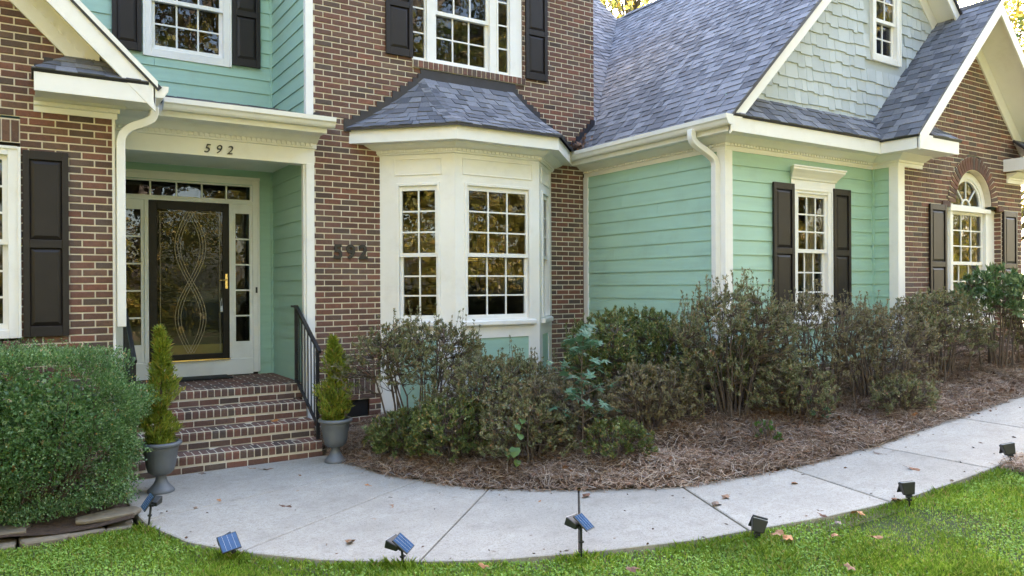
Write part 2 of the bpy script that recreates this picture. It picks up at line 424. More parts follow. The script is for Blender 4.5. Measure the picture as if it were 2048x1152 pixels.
# walkway slabs
walk = tag(empty('walkway', (0, 0, 0)), kind='structure')
def interp_pl(pl, p):
    """index position of the point of polyline nearest p"""
    best = None
    for i, ((x0, y0), (x1, y1)) in enumerate(zip(pl[:-1], pl[1:])):
        dx, dy = x1-x0, y1-y0; t = max(0, min(1, ((p[0]-x0)*dx+(p[1]-y0)*dy)/(dx*dx+dy*dy)))
        d = math.hypot(p[0]-x0-t*dx, p[1]-y0-t*dy)
        if best is None or d < best[0]: best = (d, i+t, (x0+t*dx, y0+t*dy))
    return best[1], best[2]
def sub_pl(pl, a, b):
    ia, pa = interp_pl(pl, a); ib, pb = interp_pl(pl, b)
    out = [pa]+[pl[k] for k in range(int(math.floor(ia))+1, int(math.ceil(ib)))]+[pb]
    return out
JT = [((2.95, 8.47), (.77, 8.47)), ((3.06, 7.5), (.81, 6.98)), ((3.28, 6.8), (1.32, 5.75)), ((3.63, 6.07), (2.32, 4.85)), ((4.2, 5.45), (3.31, 4.29)), ((4.9, 4.87), (4.5, 3.78)), ((5.95, 4.56), (5.73, 3.41)), ((7.1, 4.43), (7.08, 3.31)), ((8.7, 4.44), (8.6, 3.3)), ((10.4, 4.46), (10.4, 3.3)), ((12.2, 4.48), (12.2, 3.32)), ((14.2, 4.46), (14.2, 3.3))]
for k in range(len(JT)-1):
    (f0, n0), (f1, n1) = JT[k], JT[k+1]
    P = sub_pl(NEAR, n0, n1)+sub_pl(FAR, f0, f1)[::-1]
    c = np.mean(P, axis=0)
    # joints: pull the slab edges in by 5 mm
    Q = []
    for p in P:
        v = np.array(p)-c; l = np.linalg.norm(v); Q.append(tuple(np.array(p)-v/l*.014))
    # dense the outline for the curve, top slightly crowned edge
    top = [(x, y, float(wz(x))+.0) for x, y in Q]
    ins = [(c[0]+(x-c[0])*(1-.012/np.linalg.norm(np.array((x, y))-c)), c[1]+(y-c[1])*(1-.012/np.linalg.norm(np.array((x, y))-c)), float(wz(x))+.006) for x, y in Q]
    bot = [(x, y, float(wz(x))-.12) for x, y in Q]
    n = len(Q); mb = MB()
    mb.add(ins+top+bot, [tuple(range(n))]+[(n+i, n+(i+1) % n, (i+1) % n, i) for i in range(n)]+[(2*n+i, 2*n+(i+1) % n, n+(i+1) % n, n+i) for i in range(n)])
    mb.build('concrete_slab', M['concrete'], walk)
jb = MB()
for f0, n0 in JT[1:-1]:
    a = np.array(f0); b = np.array(n0); d = (b-a)/np.linalg.norm(b-a); w = np.array([-d[1], d[0]])*.020
    q = [a+w-d*.0, b+w, b-w, a-w]
    jb.add([(x, y, float(wz(x))-.012) for x, y in q], [(0, 1, 2, 3)])
jb.build('joint_fill', M['joint'], walk)

# ------------------------------------------------------------------ house
house = tag(empty('house', (5, 9, 0)), 'brick house with mint green siding, white trim, dark shutters and grey shingle roof', 'house')
house.location = (0, 0, 0)

F_left = Fr((0, 8.64), (1, 0)); F_main = Fr((0, 9.2), (1, 0)); F_up = Fr((0, 10.7), (1, 0))
F_wing = Fr((0, 6.438), (1, 0)); F_gab = Fr((0, 6.05), (1, 0))
F_side = Fr((7.25, 9.2), (0, -1)); F_porch = Fr((2.92, 10.7), (0, -1)); F_bump = Fr((10.33, 6.438), (0, -1))
BA, BB, BC, BD = (3.87, 9.2), (4.59, 8.48), (5.884, 8.48), (6.604, 9.2)
F_bl = Fr(BA, (BB[0]-BA[0], BB[1]-BA[1])); F_bf = Fr(BB, (1, 0)); F_br = Fr(BC, (1, 1))
LB = math.hypot(.72, .72); LF = BC[0]-BB[0]

def subtract(iv, a, b):
    out = []
    for s0, s1 in iv:
        if b <= s0 or a >= s1: out.append((s0, s1)); continue
        if a > s0: out.append((s0, a))
        if b < s1: out.append((b, s1))
    return out

BP, BL, MJ = .0725, .2225, .0138
def brick_mesh():
    b = .004; x, y, z = .5, .5, .5   # unit brick: s, z in +-.5, front at n=0, chamfer scaled for full brick
    L, H, D = BL-MJ, BP-MJ, .032
    mb = MB()
    fr = [(-L/2+b, -b*0, -H/2+b), (L/2-b, 0, -H/2+b), (L/2-b, 0, H/2-b), (-L/2+b, 0, H/2-b)]
    md = [(-L/2, b, -H/2), (L/2, b, -H/2), (L/2, b, H/2), (-L/2, b, H/2)]
    bk = [(-L/2, D, -H/2), (L/2, D, -H/2), (L/2, D, H/2), (-L/2, D, H/2)]
    mb.add(fr+md+bk, [(0, 1, 2, 3)]+[(4+i, 4+(i+1) % 4, (i+1) % 4, i) for i in range(4)]+[(8+i, 8+(i+1) % 4, 4+(i+1) % 4, 4+i) for i in range(4)])
    return mb.mesh('brick', M['brick'])
BRICK = brick_mesh()
_bv = np.array([v.co[:] for v in BRICK.vertices]); _bf = [tuple(p.vertices) for p in BRICK.polygons]
ALL_BRICKS = []   # (score, parent, fr, sc, zc, w, h, n)

def brick_wall(name, fr, s0, s1, z0, z1, fn, phase=0., zphase=0., parent=None):
    """rows of bricks between z0 and z1; fn(z0,z1) gives the allowed s intervals"""
    back = MB(); k = 0; z = z0
    wall = link(name, None or bpy.data.meshes.new(name), house)
    nb = 0
    while z < z1-1e-6:
        iv = fn(z, z+BP, [(s0, s1)])
        for a, b in iv:
            back.add([fr.P(a, 0, z), fr.P(b, 0, z), fr.P(b, 0, z+BP), fr.P(a, 0, z+BP)], [(0, 1, 2, 3)])
            off = phase+(BL/2 if k % 2 else 0)
            i = math.floor((a-off)/BL)
            while True:
                p, q = off+i*BL, off+(i+1)*BL; i += 1
                if p >= b: break
                p2, q2 = max(p, a), min(q, b)
                g0 = MJ/2 if p2 == p else .001; g1 = MJ/2 if q2 == q else .001
                if q2-p2-g0-g1 < .02: continue
                ALL_BRICKS.append([wall, fr, (p2+g0+q2-g1)/2, z+BP/2, q2-p2-g0-g1, BP-MJ, .007+random.uniform(-.0015, .002), 0])
        z += BP; k += 1
    me = back.mesh(name, M['mortar']); wall.data = me
    return wall

def extra_brick(wall, fr, s, z, w, h, n=.009, rot=0.):
    ALL_BRICKS.append([wall, fr, s, z, w, h, n, rot])

def flush_bricks(limit=300):
    sc = []
    for i, (wall, fr, s, z, w, h, n, rot) in enumerate(ALL_BRICKS):
        x, y, d = px(fr.P(s, n, z))
        face = -(fr.N@_F)
        vis = (-5 < x < 2053 and -5 < y < 700)
        if fr is F_main and y > 600 and x > 690: vis = False
        sc.append((w*h*face/d/d if vis else 0, i))
    sc.sort(reverse=True)
    singles = {i for _, i in sc[:limit]}
    rest = {}
    for i, (wall, fr, s, z, w, h, n, rot) in enumerate(ALL_BRICKS):
        sx, sz = w/(BL-MJ), h/(BP-MJ)
        if i in singles:
            o = link('brick', BRICK, wall)
            ang = math.atan2(fr.S[1], fr.S[0])
            o.location = fr.P(s, n, z); o.rotation_euler = (random.gauss(0, .004), rot+random.gauss(0, .004), ang+random.gauss(0, .004)); o.scale = (sx, 1, sz)
        else:
            c, sn = math.cos(rot), math.sin(rot)
            lx = _bv[:, 0]*sx; lz = _bv[:, 2]*sz
            lx, lz = lx*c+lz*sn, -lx*sn+lz*c
            Vv = fr.O+np.outer(s+lx, fr.S)+np.outer(n-_bv[:, 1], fr.N); Vv[:, 2] = z+lz
            rest.setdefault(wall.name, (wall, MB()))[1].add([tuple(v) for v in Vv], _bf)
    for wall, mb in rest.values():
        tag(mb.build('brickwork', M['brick'], wall), kind='stuff')

def siding_wall(name, fr, s0, s1, zl, fn, e=.1855, n_rows=10, mat=None, bot=None):
    """lap boards; zl = bottom line of the lowest board"""
    wall = empty(name, fr.P(s0, 0, zl), house)
    inv = np.array(fr.P(s0, 0, zl))
    for k in range(n_rows):
        z = zl+k*e
        segs = []
        for a, b in fn(z, z+e, [(s0, s1)]):
            if b-a > 2.0 and (k*7+int(s0*10)) % 3 != 1:
                c_ = a+(b-a)*random.uniform(.25, .75); segs += [(a, c_-.0012), (c_+.0012, b)]
            else: segs.append((a, b))
        for a, b in segs:
            if b-a < .01: continue
            mb = MB(); zt = z+e+.016
            P = lambda s, n, zz: tuple(np.array(fr.P(s, n, zz))-inv)
            j = random.uniform(-.001, .001)
            mb.hexa([P(a, .025+j, z), P(b, .025+j, z), P(b, 0, z), P(a, 0, z), P(a, .010, zt), P(b, .010, zt), P(b, 0, zt), P(a, 0, zt)])
            mb.build('siding_board', mat or M['siding'], wall)
    return wall
full = lambda z0, z1, iv: iv

# ---- window builder
def pane_mesh(w, h):
    mb = MB(); mb.add([(-w/2, 0, -h/2), (w/2, 0, -h/2), (w/2, 0, h/2), (-w/2, 0, h/2)], [(0, 1, 2, 3)])
    return mb
def add_pane(par, fr, s0, s1, n, z0, z1, mat=None):
    me = pane_mesh(s1-s0, z1-z0).mesh('pane', mat or M['glass'])
    o = link('pane', me, par); o.location = fr.P((s0+s1)/2, n, (z0+z1)/2)
    o.rotation_euler = (random.gauss(0, .006), 0, math.atan2(fr.S[1], fr.S[0])+random.gauss(0, .006)); return o

def sash(par, fr, s0, s1, z0, z1, nf, cols, rows, st=.045, rb=.05, rt=.045, mt=.02, th=.035, name='sash'):
    mb = MB()
    mb.box(fr, s0, s0+st, nf-th, nf, z0, z1); mb.box(fr, s1-st, s1, nf-th, nf, z0, z1)
    mb.box(fr, s0+st, s1-st, nf-th, nf-.001, z0, z0+rb); mb.box(fr, s0+st, s1-st, nf-th, nf-.001, z1-rt, z1)
    a, b, c, d = s0+st, s1-st, z0+rb, z1-rt
    for i in range(1, cols):
        s = a+(b-a)*i/cols; mb.box(fr, s-mt/2, s+mt/2, nf-th*.7, nf-.006, c, d)
    for i in range(1, rows):
        z = c+(d-c)*i/rows; mb.box(fr, a, b, nf-th*.68, nf-.008, z-mt/2, z+mt/2)
    o = mb.build(name, M['white'], par)
    for i in range(cols):
        for j in range(rows):
            add_pane(par, fr, a+(b-a)*i/cols, a+(b-a)*(i+1)/cols, nf-th*.55, c+(d-c)*j/rows, c+(d-c)*(j+1)/rows)
    return o

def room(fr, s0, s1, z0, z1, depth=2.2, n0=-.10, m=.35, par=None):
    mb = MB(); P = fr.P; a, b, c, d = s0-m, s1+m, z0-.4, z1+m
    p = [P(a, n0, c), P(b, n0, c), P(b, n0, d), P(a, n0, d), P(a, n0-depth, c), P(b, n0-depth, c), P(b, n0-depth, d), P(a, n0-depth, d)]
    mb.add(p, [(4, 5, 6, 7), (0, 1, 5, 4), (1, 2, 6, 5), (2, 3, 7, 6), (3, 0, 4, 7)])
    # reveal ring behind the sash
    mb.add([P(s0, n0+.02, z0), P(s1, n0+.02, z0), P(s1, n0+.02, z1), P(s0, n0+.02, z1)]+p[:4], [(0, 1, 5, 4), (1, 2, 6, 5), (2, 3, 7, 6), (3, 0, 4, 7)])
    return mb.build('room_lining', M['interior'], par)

def window(fr, s0, s1, z0, z1, cols, rows, cas=(.1, .1, .1, .06), rec=.03, proud=.03, sill=None, mid=None, rows2=None, label=None, rm=True, name='window'):
    """s0..s1,z0..z1 = sash opening; cas = left,right,top,bottom casing widths"""
    mb = MB(); l, r, t, b = cas
    if l: mb.box(fr, s0-l, s0, -.09, proud, z0-b, z1+t)
    if r: mb.box(fr, s1, s1+r, -.09, proud, z0-b, z1+t)
    if t: mb.box(fr, s0, s1, -.09, proud-.001, z1, z1+t)
    if b: mb.box(fr, s0, s1, -.09, proud-.001, z0-b, z0)
    # back band edge
    e = .022
    if l: mb.box(fr, s0-l-.004, s0-l+e, proud, proud+.014, z0-b, z1+t)
    if r: mb.box(fr, s1+r-e, s1+r+.004, proud, proud+.014, z0-b, z1+t)
    if t: mb.box(fr, s0-l+e, s1+r-e, proud, proud+.013, z1+t-e, z1+t+.004)
    w = mb.build(name, M['white'], house, bevel=.003)
    zm = mid if mid else (z0+z1)/2
    sash(w, fr, s0, s1, zm-.02, z1, -rec+.03, cols, rows, name='upper_sash')
    sash(w, fr, s0, s1, z0, zm+.025, -rec-.008, cols, rows2 or rows, rb=.06, name='lower_sash')
    if sill:
        sb = MB(); sb.box(fr, s0-l-.03, s1+r+.03, 0, proud+.045, z0-b-.045, z0-b); sb.box(fr, s0-l, s1+r, .001, proud+.012, z0-b-.045-sill, z0-b-.0452)
        sb.build('sill', M['white'], w, bevel=.003)
    if rm: room(fr, s0, s1, z0, z1, par=w)
    if label: w['label'] = label
    return w

def shutter(fr, s0, s1, z0, z1, split=.48, n0=.012):
    t = .03; st = .055; mb = MB(); zm = z0+(z1-z0)*split
    mb.box(fr, s0, s0+st, n0, n0+t, z0, z1); mb.box(fr, s1-st, s1, n0, n0+t, z0, z1)
    for a, b in ((z0, z0+.1), (zm-.04, zm+.04), (z1-.085, z1)): mb.box(fr, s0+st, s1-st, n0, n0+t-.001, a, b)
    o = mb.build('shutter', M['shutter'], house, bevel=.004)
    for a, b in ((z0+.1, zm-.04), (zm+.04, z1-.085)):
        p = MB(); x0, x1 = s0+st, s1-st; e = .04; P = fr.P
        p.add([P(x0, n0+.006, a), P(x1, n0+.006, a), P(x1, n0+.006, b), P(x0, n0+.006, b), P(x0+e, n0+.024, a+e), P(x1-e, n0+.024, a+e), P(x1-e, n0+.024, b-e), P(x0+e, n0+.024, b-e)],
              [(4, 5, 6, 7), (0, 1, 5, 4), (1, 2, 6, 5), (2, 3, 7, 6), (3, 0, 4, 7)])
        p.build('raised_panel', M['shutter'], o)
    return o

GUTCAP = [(0, 0), (.07, 0), (.085, .018), (.10, .05), (.118, .068), (.122, .118), (0, .118)]
def gutter(fr, z, s0, s1):
    o = MB().prism(fr, [(n, zz+z) for n, zz in GUT], s0, s1).build('gutter', M['gutter'], house)
    for a, b in ((s0-.004, s0+.001), (s1-.001, s1+.004)): MB().prism(fr, [(n, zz+z) for n, zz in GUTCAP], a, b).build('end_cap', M['gutter'], o)
    return o
GUT = [(0, 0), (.07, 0), (.085, .018), (.10, .05), (.118, .068), (.122, .118), (.112, .118), (.108, .075), (.09, .055), (.076, .022), (.066, .01), (.008, .01), (.008, .118), (0, .118)]
ZS, ZF = 3.757, 3.93      # soffit and fascia top

# ---- brick walls -----------------------------------------------------------
LW = (-1.03, -.03)      # left wing window casing edges
def fn_left(z0, z1, iv):
    zc = (z0+z1)/2
    if z1 > 1.45 and z0 < 3.56: iv = subtract(iv, LW[0], LW[1])
    iv = subtract(iv, 3.72+1.1-.25-zc+.22 if zc > 3.9 else 99, 99)
    return iv
bw_left = brick_wall('brick_wall', F_left, -3.0, .752, .03, 5.2, fn_left, phase=.0375)
UW = (4.348, 6.105)
def fn_main(z0, z1, iv):
    zc = (z0+z1)/2
    if z0 < 3.75: iv = subtract(iv, BA[0]+.006, BD[0]-.006)
    if 4.75 < zc: iv = subtract(iv, UW[0]-.005 if zc > 4.955 else 4.343, UW[1] if zc > 4.955 else 6.13) if (zc > 4.86) else iv
    if zc < 4.2: iv = subtract(iv, 7.20, 99)
    if .577 < zc < .786: iv = subtract(iv, 3.0, BA[0])
    if .29 < zc < .51: iv = subtract(iv, 3.42, 3.72)
    return iv
bw_main = brick_wall('brick_wall', F_main, 3.005, 7.42, -.07, 6.9, fn_main, phase=.02)
def fn_gab(z0, z1, iv):
    zc = (z0+z1)/2; out = iv
    if zc < 3.13 and zc > 1.25: out = subtract(out, 11.50, 13.28)
    elif zc >= 3.13 and zc < 3.17+.745:
        r = math.sqrt(max(0, .745**2-max(0, zc-3.17)**2)); out = subtract(out, 12.39-r, 12.39+r)
    if zc > 3.85:
        lo = 10.33+max(0, zc-4.13); hi = 14.07-max(0, zc-4.13)
        out = subtract(subtract(out, -9, lo), hi, 99)
    return out
bw_gab = brick_wall('brick_wall', F_gab, 10.45, 13.95, .45, 6.0, fn_gab, phase=.03)
bw_f1 = brick_wall('foundation_wall', Fr((0, 6.42), (1, 0)), 7.27, 10.33, .3, .85, full, phase=.03)
F_sidef = Fr((7.27, 9.2), (0, -1)); bw_f2 = brick_wall('foundation_wall', F_sidef, 0, 2.76, .1, .85, full)
# soldier courses and sills
for i in range(int((BA[0]-3.005)/.0725)):
    extra_brick(bw_main, F_main, 3.005+.036+i*.0725, .6815, .061, .197)
mbk = MB(); mbk.add([F_main.P(3.005, .001, .577), F_main.P(BA[0], .001, .577), F_main.P(BA[0], .001, .786), F_main.P(3.005, .001, .786)], [(0, 1, 2, 3)])
for i in range(24): extra_brick(bw_main, F_main, 4.343+.0375+i*.0745, 4.908, .063, .094, n=.045)
MB().box(F_main, 4.343, 6.131, -.02, .038, 4.858, 4.957).build('mortar_band', M['mortar'], bw_main)
for i in range(14): extra_brick(bw_left, F_left, LW[1]-.04-i*.0725, 3.442, .061, .205)
MB().add([F_left.P(LW[0], .001, 3.33), F_left.P(LW[1], .001, 3.33), F_left.P(LW[1], .001, 3.56), F_left.P(LW[0], .001, 3.56)], [(0, 1, 2, 3)]).build('mortar_band', M['mortar'], bw_left)
for i in range(14): extra_brick(bw_left, F_left, LW[1]-.04-i*.0725, 1.40, .061, .09, n=.03)
# arch over the gable window
for i in range(27):
    a = math.pi*(i+.5)/27
    rm_ = .64; extra_brick(bw_gab, F_gab, 12.39+rm_*math.cos(a), 3.17+rm_*math.sin(a), .20, .060, n=.02, rot=-a)
ab = MB()
for i in range(27):
    a0, a1 = math.pi*i/27, math.pi*(i+1)/27
    q = [(12.39+r*math.cos(a), 3.17+r*math.sin(a)) for r, a in ((.53, a0), (.745, a0), (.745, a1), (.53, a1))]
    ab.add([F_gab.P(s, .008, z) for s, z in q]+[F_gab.P(s, -.12, z) for s, z in (q[0], q[3])], [(0, 1, 2, 3), (0, 3, 5, 4)])
for s_ in (11.57, 13.21):
    extra_brick(bw_gab, F_gab, s_, 3.14, .22 if s_ < 12 else .16, .075, n=.03)
ab.build('mortar_arch', M['mortar'], bw_gab)
mbk.build('mortar_band', M['mortar'], bw_main)
# brick jambs of the gable window and side returns
for s_ in (11.50, 13.28): MB().box(F_gab, s_-.02, s_+.02, -.2, -.001, 1.25, 3.15).build('jamb_backing', M['mortar'], bw_gab)
F_jamb = Fr((13.26, 6.05), (0, 1))
k = 0; z = 1.27
F_j2 = Fr((13.257, 5.935+.115), (0, 1)); F_j2.N = np.array([-1., 0, 0])
while z < 3.1:
    ALL_BRICKS.append([bw_gab, F_j2, .052, z+BP/2, .10, BP-MJ, .006, 0]); z += BP
# right side of the upper brick block
F_blk = Fr((7.42, 9.2), (0, 1))
sbk = MB(); sbk.add([(7.42, 9.2, 3.9), (7.42, 14, 3.9), (7.42, 14, 6.9), (7.42, 9.2, 6.9)], [(0, 1, 2, 3)]); sbk.build('side_wall', M['mortar'], bw_main)
lsw = MB(); lsw.add([(.77, 8.64, 0), (.77, 10.7, 0), (.77, 10.7, 4.2), (.77, 8.64, 4.2)], [(0, 1, 2, 3)]); lsw.build('porch_side_wall', M['siding'], house)

# ---- siding ---------------------------------------------------------------
def fn_wing(z0, z1, iv):
    zc = (z0+z1)/2
    if zc > 1.35 and zc < 3.40: iv = subtract(iv, 8.50, 9.36)
    return iv
E_ = .1848
zl_w = 3.430-14*E_
siding_wall('siding_wall', F_wing, 7.33, 10.335, zl_w, fn_wing, E_, 15)
siding_wall('siding_wall', F_side, .01, 2.69, zl_w, full, E_, 15)
siding_wall('siding_wall', F_bump, .0, .30, zl_w, full, E_, 15)
e2 = .1867
def fn_up(z0, z1, iv):
    zc = (z0+z1)/2
    if zc > 4.95: iv = subtract(iv, 1.29, 2.36)
    return iv
siding_wall('siding_wall', F_up, -1.6, 2.93, 5.736-8*e2, fn_up, e2, 15)
siding_wall('siding_wall', Fr((2.92, 10.7), (0, -1)), 0, 1.45, 5.736-9*e2, full, e2, 15)
siding_wall('siding_wall', F_up, .78, 2.93, 2.968-12*e2, lambda a, b, iv: subtract(iv, .98, 2.70) if b < 3.5 else iv, e2, 16)
siding_wall('siding_wall', F_porch, 0, 1.42, 2.968-12*e2, full, e2, 15)
bk = MB()
for fr, a, b, c, d in ((F_up, -1.6, 2.93, 3.4, 4.98), (F_up, -1.6, 1.38, 4.98, 7.2), (F_up, 2.27, 2.93, 4.98, 7.2), (F_up, 1.38, 2.27, 6.62, 7.2), (F_wing, 7.27, 8.5, .8, 4.3), (F_wing, 9.36, 10.34, .8, 4.3), (F_wing, 8.5, 9.36, .8, 1.4), (F_wing, 8.5, 9.36, 3.3, 4.3), (F_side, 0, 2.76, .8, 4.0), (F_porch, 0, 1.48, .6, 3.6), (F_bump, 0, .39, .7, 4.0), (Fr((2.92, 10.7), (0, -1)), 0, 1.48, 3.9, 7.2), (F_up, .78, .98, .7, 3.5)):
    MB().add([fr.P(a, -.004, c), fr.P(b, -.004, c), fr.P(b, -.004, d), fr.P(a, -.004, d)], [(0, 1, 2, 3)]).build('sheathing', M['siding'], house)
for a_ in ((F_up, 2.88, 2.921, 0, .046, 4.42, 7.2), (F_up, 2.88, 2.921, 0, .046, .76, 3.5), (F_wing, 10.295, 10.331, 0, .046, .8, 3.6)): MB().box(*a_).build('inside_corner_trim', M['siding'], house)

# ---- white corner boards and friezes ----------------------------------------
def board(name, fr, s0, s1, n0, n1, z0, z1, bevel=.004, mat=None):
    return MB().box(fr, s0, s1, n0, n1, z0, z1).build(name, mat or M['white'], house, bevel=bevel)
board('corner_board', F_wing, 7.235, 7.34, 0, .040, .86, 3.60)
board('corner_board', F_side, 2.665, 2.800, -.02, .041, .86, 3.6)
board('corner_board', F_side, .0, .10, -.02, .043, .86, 3.60)
board('corner_board', F_gab, 10.30, 10.452, -.1, .03, .86, 3.60)
board('corner_board', F_bump, .28, .415, -.02, .042, .86, 3.60)
board('corner_board', F_main, 2.905, 3.006, -.06, .025, .3, 3.46)
board('corner_board', F_porch, 1.41, 1.49, -.02, .042, .3, 3.46)
board('corner_board', F_main, 2.905, 3.0, -.06, .025, 4.05, 7.0)
board('corner_board', F_left, .749, .776, -.15, .022, .3, 3.65)
# porch beam with frieze
board('porch_beam', F_main, .78, 3.012, -.14, .02, 3.449, 3.66)
pr = MB().prism(F_main, [(.02, 3.64), (.045, 3.645), (.045, 3.70), (.07, 3.705), (.13, 3.745), (.19, 3.775), (.02, 3.775)], .78, 3.03)
pr.build('crown_moulding', M['white'], house)
db = MB()
for i in range(38): db.box(F_main, .80+i*.058, .80+i*.058+.034, .044, .068, 3.665, 3.703)
tag(db.build('dentil_band', M['white'], house), kind='stuff')
MB().box(F_main, .78, 2.93, -1.5, -.14, 3.54, 3.56).build('porch_ceiling', M['white'], house)
MB().box(F_main, .82, 3.02, 0, .42, 3.772, 3.79).build('soffit', M['white'], house)
board('fascia', F_main, .95, 3.03, .41, .43, 3.765, 3.90)
gutter(Fr((0, 8.77), (1, 0)), 3.825, 1.24, 3.10)

# wing cornice
def path_fascia(pts, z0, z1, t=.02, name='fascia'):
    mb = MB()
    for (x0, y0), (x1, y1) in zip(pts[:-1], pts[1:]):
        f = Fr((x0, y0), (x1-x0, y1-y0)); L = math.hypot(x1-x0, y1-y0)
        mb.box(f, 0, L, -t, 0, z0, z1)
    return mb.build(name, M['white'], house, bevel=.003)
path_fascia([(6.95, 9.2), (6.95, 6.1)], ZS-.004, ZF-.01)
path_fascia([(6.95, 6.1), (10.02, 6.1)], ZS-.004, ZF+.01)
path_fascia([(10.0, 6.1), (10.0, 5.57)], ZS-.004, ZF)
path_fascia([(10.0, 5.57), (11.03, 5.57)], ZS-.004, ZF+.02)
sf = MB()
sf.wbox(6.96, 7.26, 6.11, 9.2, ZS, ZS+.015); sf.wbox(7.26, 10.34, 6.11, 6.44, ZS, ZS+.015); sf.wbox(10.01, 10.34, 5.58, 6.11, ZS, ZS+.0152); sf.wbox(10.34, 11.02, 5.58, 6.06, ZS, ZS+.015)
sf.build('soffit', M['white'], house)
CR = [(0, 3.60), (.026, 3.60), (.026, 3.655), (.044, 3.66), (.044, 3.688), (.07, 3.694), (.12, 3.72), (.17, 3.752), (.17, ZS), (0, ZS)]
mb = MB(); mb.prism(F_side, CR, 0, 2.762, 0, 1); mb.prism(F_wing, CR, 7.25, 10.33, 1, -1); mb.prism(F_bump, CR, 0, .388, -1, 1); mb.prism(F_gab, CR, 10.33, 10.92, 1, 0)
mb.build('crown_moulding', M['white'], house)
db = MB()
for i in range(46): db.box(F_side, .03+i*.058, .064+i*.058, .043, .06, 3.662, 3.687)
for i in range(50): db.box(F_wing, 7.30+i*.058, 7.334+i*.058, .043, .06, 3.662, 3.687)
tag(db.build('dentil_band', M['white'], house), kind='stuff')
gutter(Fr((6.95, 9.2), (0, -1)), ZF-.115, .02, 3.15)
# downspouts
def downspout(path, w=.038):
    mb = MB(); mb.tube(path, [w*1.25]*len(path), 4); o = mb.build('downspout', M['gutter'], house, bevel=.008); return o
def smooth_path(pts, n=6):
    P = [np.array(p, float) for p in pts]; out = []
    for i in range(len(P)-1):
        p0 = P[max(i-1, 0)]; p1 = P[i]; p2 = P[i+1]; p3 = P[min(i+2, len(P)-1)]
        for k in range(n):
            t = k/n; out.append(.5*((2*p1)+(-p0+p2)*t+(2*p0-5*p1+4*p2-p3)*t*t+(-p0+3*p1-3*p2+p3)*t**3))
    out.append(P[-1]); return out
downspout(smooth_path([(6.87, 6.62, 3.84), (6.87, 6.62, 3.74), (6.93, 6.60, 3.66), (7.10, 6.54, 3.54), (7.165, 6.52, 3.45), (7.17, 6.52, 3.3)], 5)+[(7.17, 6.52, 2.2), (7.17, 6.52, .7)], .045)
downspout(smooth_path([(1.13, 8.56, 3.80), (1.12, 8.56, 3.70), (1.06, 8.56, 3.64), (.90, 8.575, 3.56), (.83, 8.58, 3.46), (.822, 8.58, 3.32)], 5)+[(.822, 8.58, 2.2), (.822, 8.58, 1.55)], .046)

# ---- shingle roofs ----------------------------------------------------------
def clip_poly(poly, planes):
    for a, b, c in planes:       # keep a*u+b*v <= c
        out = []
        for i in range(len(poly)):
            p, q = poly[i], poly[(i+1) % len(poly)]
            dp, dq = a*p[0]+b*p[1]-c, a*q[0]+b*q[1]-c
            if dp <= 0: out.append(p)
            if dp*dq < 0: t = dp/(dp-dq); out.append((p[0]+t*(q[0]-p[0]), p[1]+t*(q[1]-p[1])))
        poly = out
        if len(poly) < 3: return []
    return poly
ALL_SH = []
def roof_plane(P0, U, V, poly, e=.143, deck=True, roof=None, seed=0, shingles=True, th=.03):
    rr = random.Random(seed+3)
    P0 = np.array(P0, float); U = np.array(U, float); U /= np.linalg.norm(U); V = np.array(V, float); V /= np.linalg.norm(V)
    Nn = np.cross(U, V); Nn = Nn if Nn[2] > 0 else -Nn
    P = lambda u, v, n: tuple(P0+u*U+v*V+n*Nn)
    if deck:
        MB().poly([P(u, v, -.002) for u, v in poly], -Nn*th).build('roof_deck', M['flash'], roof)
    if not shingles: return
    area = sum(poly[i][0]*poly[(i+1) % len(poly)][1]-poly[(i+1) % len(poly)][0]*poly[i][1] for i in range(len(poly)))
    pl = poly if area > 0 else poly[::-1]; planes = []
    for i in range(len(pl)):
        (x0, y0), (x1, y1) = pl[i], pl[(i+1) % len(pl)]; dx, dy = x1-x0, y1-y0; planes.append((dy, -dx, dy*x0-dx*y0))
    us = [p[0] for p in poly]; vs_ = [p[1] for p in poly]
    v = min(vs_); k = 0
    while v < max(vs_):
        u = min(us)-rr.uniform(0, .25); tab = k % 2
        while u < max(us):
            w = rr.choice((.10, .13, .16, .19, .23, .27)) if tab else rr.choice((.09, .12, .15, .18))
            sl = rr.uniform(-.012, .02)
            jv = rr.uniform(-.003, .003)
            q = clip_poly([(u+.001, v+jv), (u+w-.001, v+jv), (u+w-.001+sl, v+e+.03), (u+.001+sl, v+e+.03)], planes)
            if len(q) >= 3:
                nb = .013 if tab else .006
                top = [P(a, b, max(.001, nb*(1-(b-v)/(e+.03)))+.002) for a, b in q]
                bot = [P(a, b, -.001) for a, b in q]
                n = len(q)
                c = np.mean(top, axis=0); x, y, d = px(c)
                inside = -20 < x < 2068 and -20 < y < 700
                ALL_SH.append(((1/d/d if inside else 0)*abs(Nn@((c-CAM)/d))*w, roof, top+bot, [tuple(range(n))]+[(n+i, n+(i+1) % n, (i+1) % n, i) for i in range(n)]))
            u += w; tab = 1-tab
        v += e; k += 1
def flush_shingles(limit=300):
    order = sorted(range(len(ALL_SH)), key=lambda i: -ALL_SH[i][0]); singles = set(order[:limit]); rest = {}
    for i, (s, roof, vv, ff) in enumerate(ALL_SH):
        if i in singles:
            c = np.mean(vv, axis=0)
            mb = MB(); mb.add([tuple(np.array(p)-c) for p in vv], ff); o = mb.build('shingle', M['shingle'], roof); o.location = c
        else: rest.setdefault(roof.name, (roof, MB()))[1].add(vv, ff)
    for roof, mb in rest.values(): tag(mb.build('shingle_field', M['shingle'], roof), kind='stuff')

S2 = math.sqrt(2)
def new_roof(): return empty('roof', (0, 0, 0), house)
r_w = new_roof()
ZE = ZF+.02
